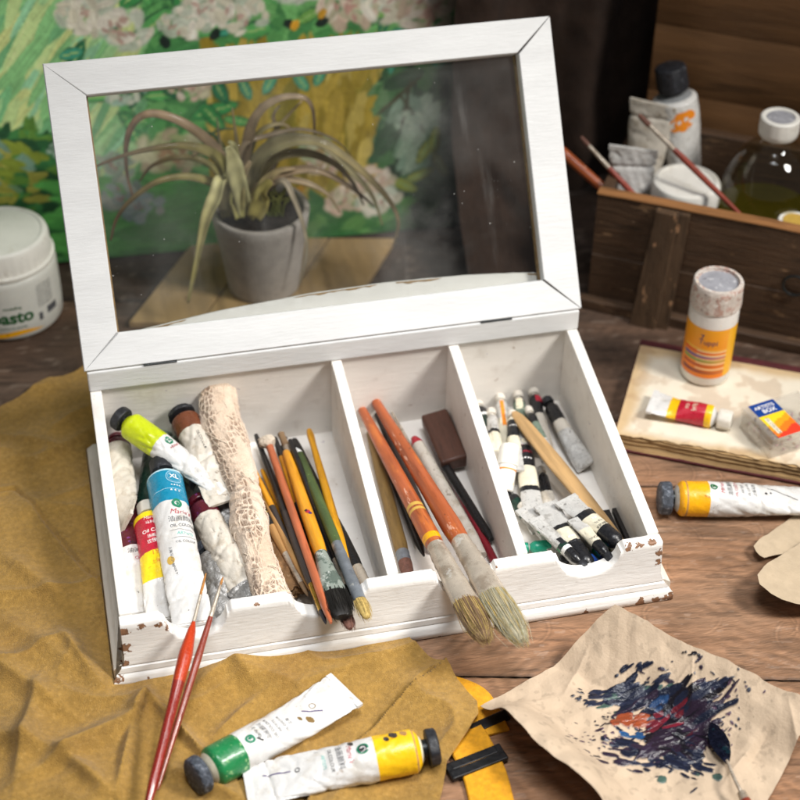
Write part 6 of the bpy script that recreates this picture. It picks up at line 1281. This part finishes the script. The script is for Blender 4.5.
def leaf(pts, ys, w0_, w1=.05, c0='#a39a5c', c1='#7d6248', fold=.35, peak=.25):
    P = []; w0 = w0_*1.15
    for i, (x, y) in enumerate(pts):
        px, py = cp(x, y); P.append(aty(px, py, pc_.y+ys[0]+(ys[1]-ys[0])*(i/(len(pts)-1))+(ys[2]-0)*math.sin(math.pi*i/(len(pts)-1)) if len(ys) > 2 else pc_.y+ys[0]+(ys[1]-ys[0])*(i/(len(pts)-1)))-po)
    dense = []
    for i in range(len(P)-1):
        p0, p1, p2, p3 = P[max(i-1, 0)], P[i], P[i+1], P[min(i+2, len(P)-1)]
        for k in range(9):
            t = k/9; dense.append(.5*((2*p1)+(p2-p0)*t+(2*p0-5*p1+4*p2-p3)*t*t+(3*p1-p0-3*p2+p3)*t**3))
    dense.append(P[-1]); n = len(dense); rows = []; cols = []; cA, cB = np.array(lin(c0)[:3]), np.array(lin(c1)[:3]); ph = leaf_rs.uniform(0, 6)
    view = (Vector(CAMP)-po).normalized(); side0 = None
    for i, p in enumerate(dense):
        t = i/(n-1); d = (dense[min(i+1, n-1)]-dense[max(i-1, 0)]).normalized()
        s = d.cross(Vector((0, -.55, .8))); s = s.normalized() if s.length > .08 else (side0 or Vector((1, 0, 0)))
        if side0 and s.dot(side0) < 0: s = -s
        side0 = s; u = s.cross(d).normalized()
        if u.z < 0 and abs(u.z) > .2: u = -u
        w_ = w0*(.75+.25*min(1, t/peak)) if t < peak else w0+(w1-w0)*((t-peak)/(1-peak))**.9
        a = .25*math.sin(t*5+ph); s2 = s*math.cos(a)+u*math.sin(a); u2 = u*math.cos(a)-s*math.sin(a)
        rows.append([p+s2*w_*x+u2*w_*fold*(abs(x)**1.4) for x in (-1, -.6, -.25, 0, .25, .6, 1)])
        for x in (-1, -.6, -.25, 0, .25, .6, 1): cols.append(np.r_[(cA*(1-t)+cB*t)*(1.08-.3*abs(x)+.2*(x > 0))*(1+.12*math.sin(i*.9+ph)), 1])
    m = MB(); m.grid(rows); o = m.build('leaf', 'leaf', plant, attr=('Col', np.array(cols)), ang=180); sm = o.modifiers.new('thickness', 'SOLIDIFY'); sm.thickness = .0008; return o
TAN, OLV, BRN, PAL, GRY = '#b59c7c', '#a9a565', '#7d5c44', '#cfc896', '#a39482'
leaf_extra = True
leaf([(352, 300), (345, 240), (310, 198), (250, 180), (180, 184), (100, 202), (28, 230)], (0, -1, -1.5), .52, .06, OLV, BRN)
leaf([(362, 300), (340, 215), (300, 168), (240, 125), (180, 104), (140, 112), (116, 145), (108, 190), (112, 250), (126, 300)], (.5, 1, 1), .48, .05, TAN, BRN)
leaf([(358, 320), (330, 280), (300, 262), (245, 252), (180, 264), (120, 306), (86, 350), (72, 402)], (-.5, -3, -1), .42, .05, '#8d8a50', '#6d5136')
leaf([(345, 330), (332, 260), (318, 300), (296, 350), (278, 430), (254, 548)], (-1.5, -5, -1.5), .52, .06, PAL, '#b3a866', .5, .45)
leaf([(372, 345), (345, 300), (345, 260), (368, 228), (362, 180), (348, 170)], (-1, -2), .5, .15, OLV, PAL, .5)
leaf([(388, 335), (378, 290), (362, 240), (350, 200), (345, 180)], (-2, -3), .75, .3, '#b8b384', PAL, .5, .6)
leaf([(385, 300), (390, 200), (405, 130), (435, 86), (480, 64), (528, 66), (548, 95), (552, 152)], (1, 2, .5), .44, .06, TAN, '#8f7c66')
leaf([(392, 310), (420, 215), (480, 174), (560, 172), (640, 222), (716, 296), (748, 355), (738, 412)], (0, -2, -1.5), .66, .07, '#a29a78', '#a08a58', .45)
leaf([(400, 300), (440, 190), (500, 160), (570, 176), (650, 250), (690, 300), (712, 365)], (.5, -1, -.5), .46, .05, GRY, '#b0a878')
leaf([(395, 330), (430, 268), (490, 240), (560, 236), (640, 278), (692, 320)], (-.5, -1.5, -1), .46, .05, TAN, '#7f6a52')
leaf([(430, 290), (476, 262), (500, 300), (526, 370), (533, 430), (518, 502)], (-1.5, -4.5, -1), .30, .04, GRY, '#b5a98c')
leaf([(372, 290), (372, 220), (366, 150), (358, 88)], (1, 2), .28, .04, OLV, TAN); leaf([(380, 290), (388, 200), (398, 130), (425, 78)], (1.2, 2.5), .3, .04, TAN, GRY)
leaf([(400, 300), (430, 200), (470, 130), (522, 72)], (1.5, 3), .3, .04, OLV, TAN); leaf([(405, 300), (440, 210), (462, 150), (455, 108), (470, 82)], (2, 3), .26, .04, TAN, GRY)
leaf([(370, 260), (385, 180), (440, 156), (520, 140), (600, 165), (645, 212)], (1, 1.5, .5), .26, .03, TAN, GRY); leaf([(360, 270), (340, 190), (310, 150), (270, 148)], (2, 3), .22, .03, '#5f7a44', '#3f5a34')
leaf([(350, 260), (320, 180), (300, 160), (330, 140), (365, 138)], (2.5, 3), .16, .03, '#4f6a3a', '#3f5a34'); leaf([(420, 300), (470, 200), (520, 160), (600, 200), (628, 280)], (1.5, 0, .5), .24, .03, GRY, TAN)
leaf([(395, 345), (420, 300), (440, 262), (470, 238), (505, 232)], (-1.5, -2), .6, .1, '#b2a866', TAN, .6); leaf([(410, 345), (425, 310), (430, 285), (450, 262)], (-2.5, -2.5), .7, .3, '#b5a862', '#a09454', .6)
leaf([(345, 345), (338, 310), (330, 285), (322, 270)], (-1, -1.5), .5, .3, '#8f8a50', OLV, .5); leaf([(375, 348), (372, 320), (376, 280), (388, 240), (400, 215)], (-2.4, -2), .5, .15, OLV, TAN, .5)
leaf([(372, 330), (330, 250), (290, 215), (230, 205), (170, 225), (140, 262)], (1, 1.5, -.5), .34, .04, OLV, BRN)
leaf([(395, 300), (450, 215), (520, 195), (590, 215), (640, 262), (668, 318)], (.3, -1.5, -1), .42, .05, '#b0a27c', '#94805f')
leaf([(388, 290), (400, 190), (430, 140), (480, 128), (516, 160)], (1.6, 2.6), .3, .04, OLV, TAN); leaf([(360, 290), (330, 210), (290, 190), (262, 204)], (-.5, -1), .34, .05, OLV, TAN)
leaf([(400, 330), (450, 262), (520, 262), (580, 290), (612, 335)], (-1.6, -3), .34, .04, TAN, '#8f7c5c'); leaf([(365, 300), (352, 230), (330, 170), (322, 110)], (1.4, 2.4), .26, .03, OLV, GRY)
for k in range(16):
    x0 = 440+leaf_rs.uniform(-10, 40); leaf([(x0, 345), (x0+leaf_rs.uniform(-10, 14), 315), (x0+leaf_rs.uniform(-20, 40), 280+leaf_rs.uniform(-10, 20))], (-1, -1.5), .07, .02, '#6f7a3c', '#8a8a4c')

# ------------------------------------------------------------------ jar of paste at the left edge
pj = at(14, 343, 0)+Vector((0, 4.7, 0)); JR, JH = 4.75, 9.0
jar = thing('paste_jar', 'white plastic jar of modelling paste with ribbed lid at the left edge', 'jar', (pj.x, pj.y, 0)); aj_ = math.atan2(CAMP[1]-pj.y, CAMP[0]-pj.x)
b = MB(); b.lathe(smooth_prof([(0.02, 4.0), (.15, 4.45), (.6, JR), (5.6, JR), (6.1, JR*.985), (6.35, JR*.95), (6.4, 4.0)], 2), 80); jbody = b.build('body', 'jar_plastic', jar, ang=50)
b = MB(); b.lathe([(6.38, 4.5), (6.45, 4.66), (6.75, 4.68), (6.8, 4.45), (7.0, 4.42), (8.55, 4.38), (8.85, 4.25), (9.0, 4.0), (9.0, 3.8), (8.9, 3.72), (8.9, 3.6), (8.92, 2), (8.93, .01)], 160, ridge=(6.9, 8.5, 80, .006), cap1=False); b.build('lid', 'lid_plastic', jar, ang=25)
b = MB(); on_cyl(b, text_uv('impasto', 1.75, bold=.035), JR+.02, aj_-.18, 2.7); b.build('lettering', 'ink_deepgreen', jbody, smooth=False)
b = MB(); on_cyl(b, text_uv('modelling', .42, bold=.01), JR+.02, aj_+.02, 3.75); on_cyl(b, text_uv('acrylic medium for painting', .3), JR+.02, aj_-.1, 1.65); b.build('lettering', 'ink_deepgreen', jbody, smooth=False)
b = MB()
for k in range(9): on_cyl(b, text_uv(('acrylic medium for', 'texture and volume', 'dries to a matt film', 'mix with any colour')[k % 4], .26, sx=.9), JR+.02, aj_+.72, 5.3-k*.27)
b.build('lettering', 'ink_grey', jbody, smooth=False)
b = MB(); on_cyl(b, rect_uv(1.3, .75, 8, 2), JR+.018, aj_+.86, 2.3); on_cyl(b, rect_uv(.4, .8, 4, 2), JR+.018, aj_+.56, 2.05); b.build('label_block', 'ink_grey', jbody, smooth=False)
b = MB(); v, f = rect_uv(6.5, .5, 40, 4); v = [(x, y*(1-(x/3.3)**2)+.12*math.sin(x*1.2)) for x, y in v]; on_cyl(b, (v, f), JR+.018, aj_-.1, .95); b.build('brush_stroke_mark', 'band_ochre', jbody)
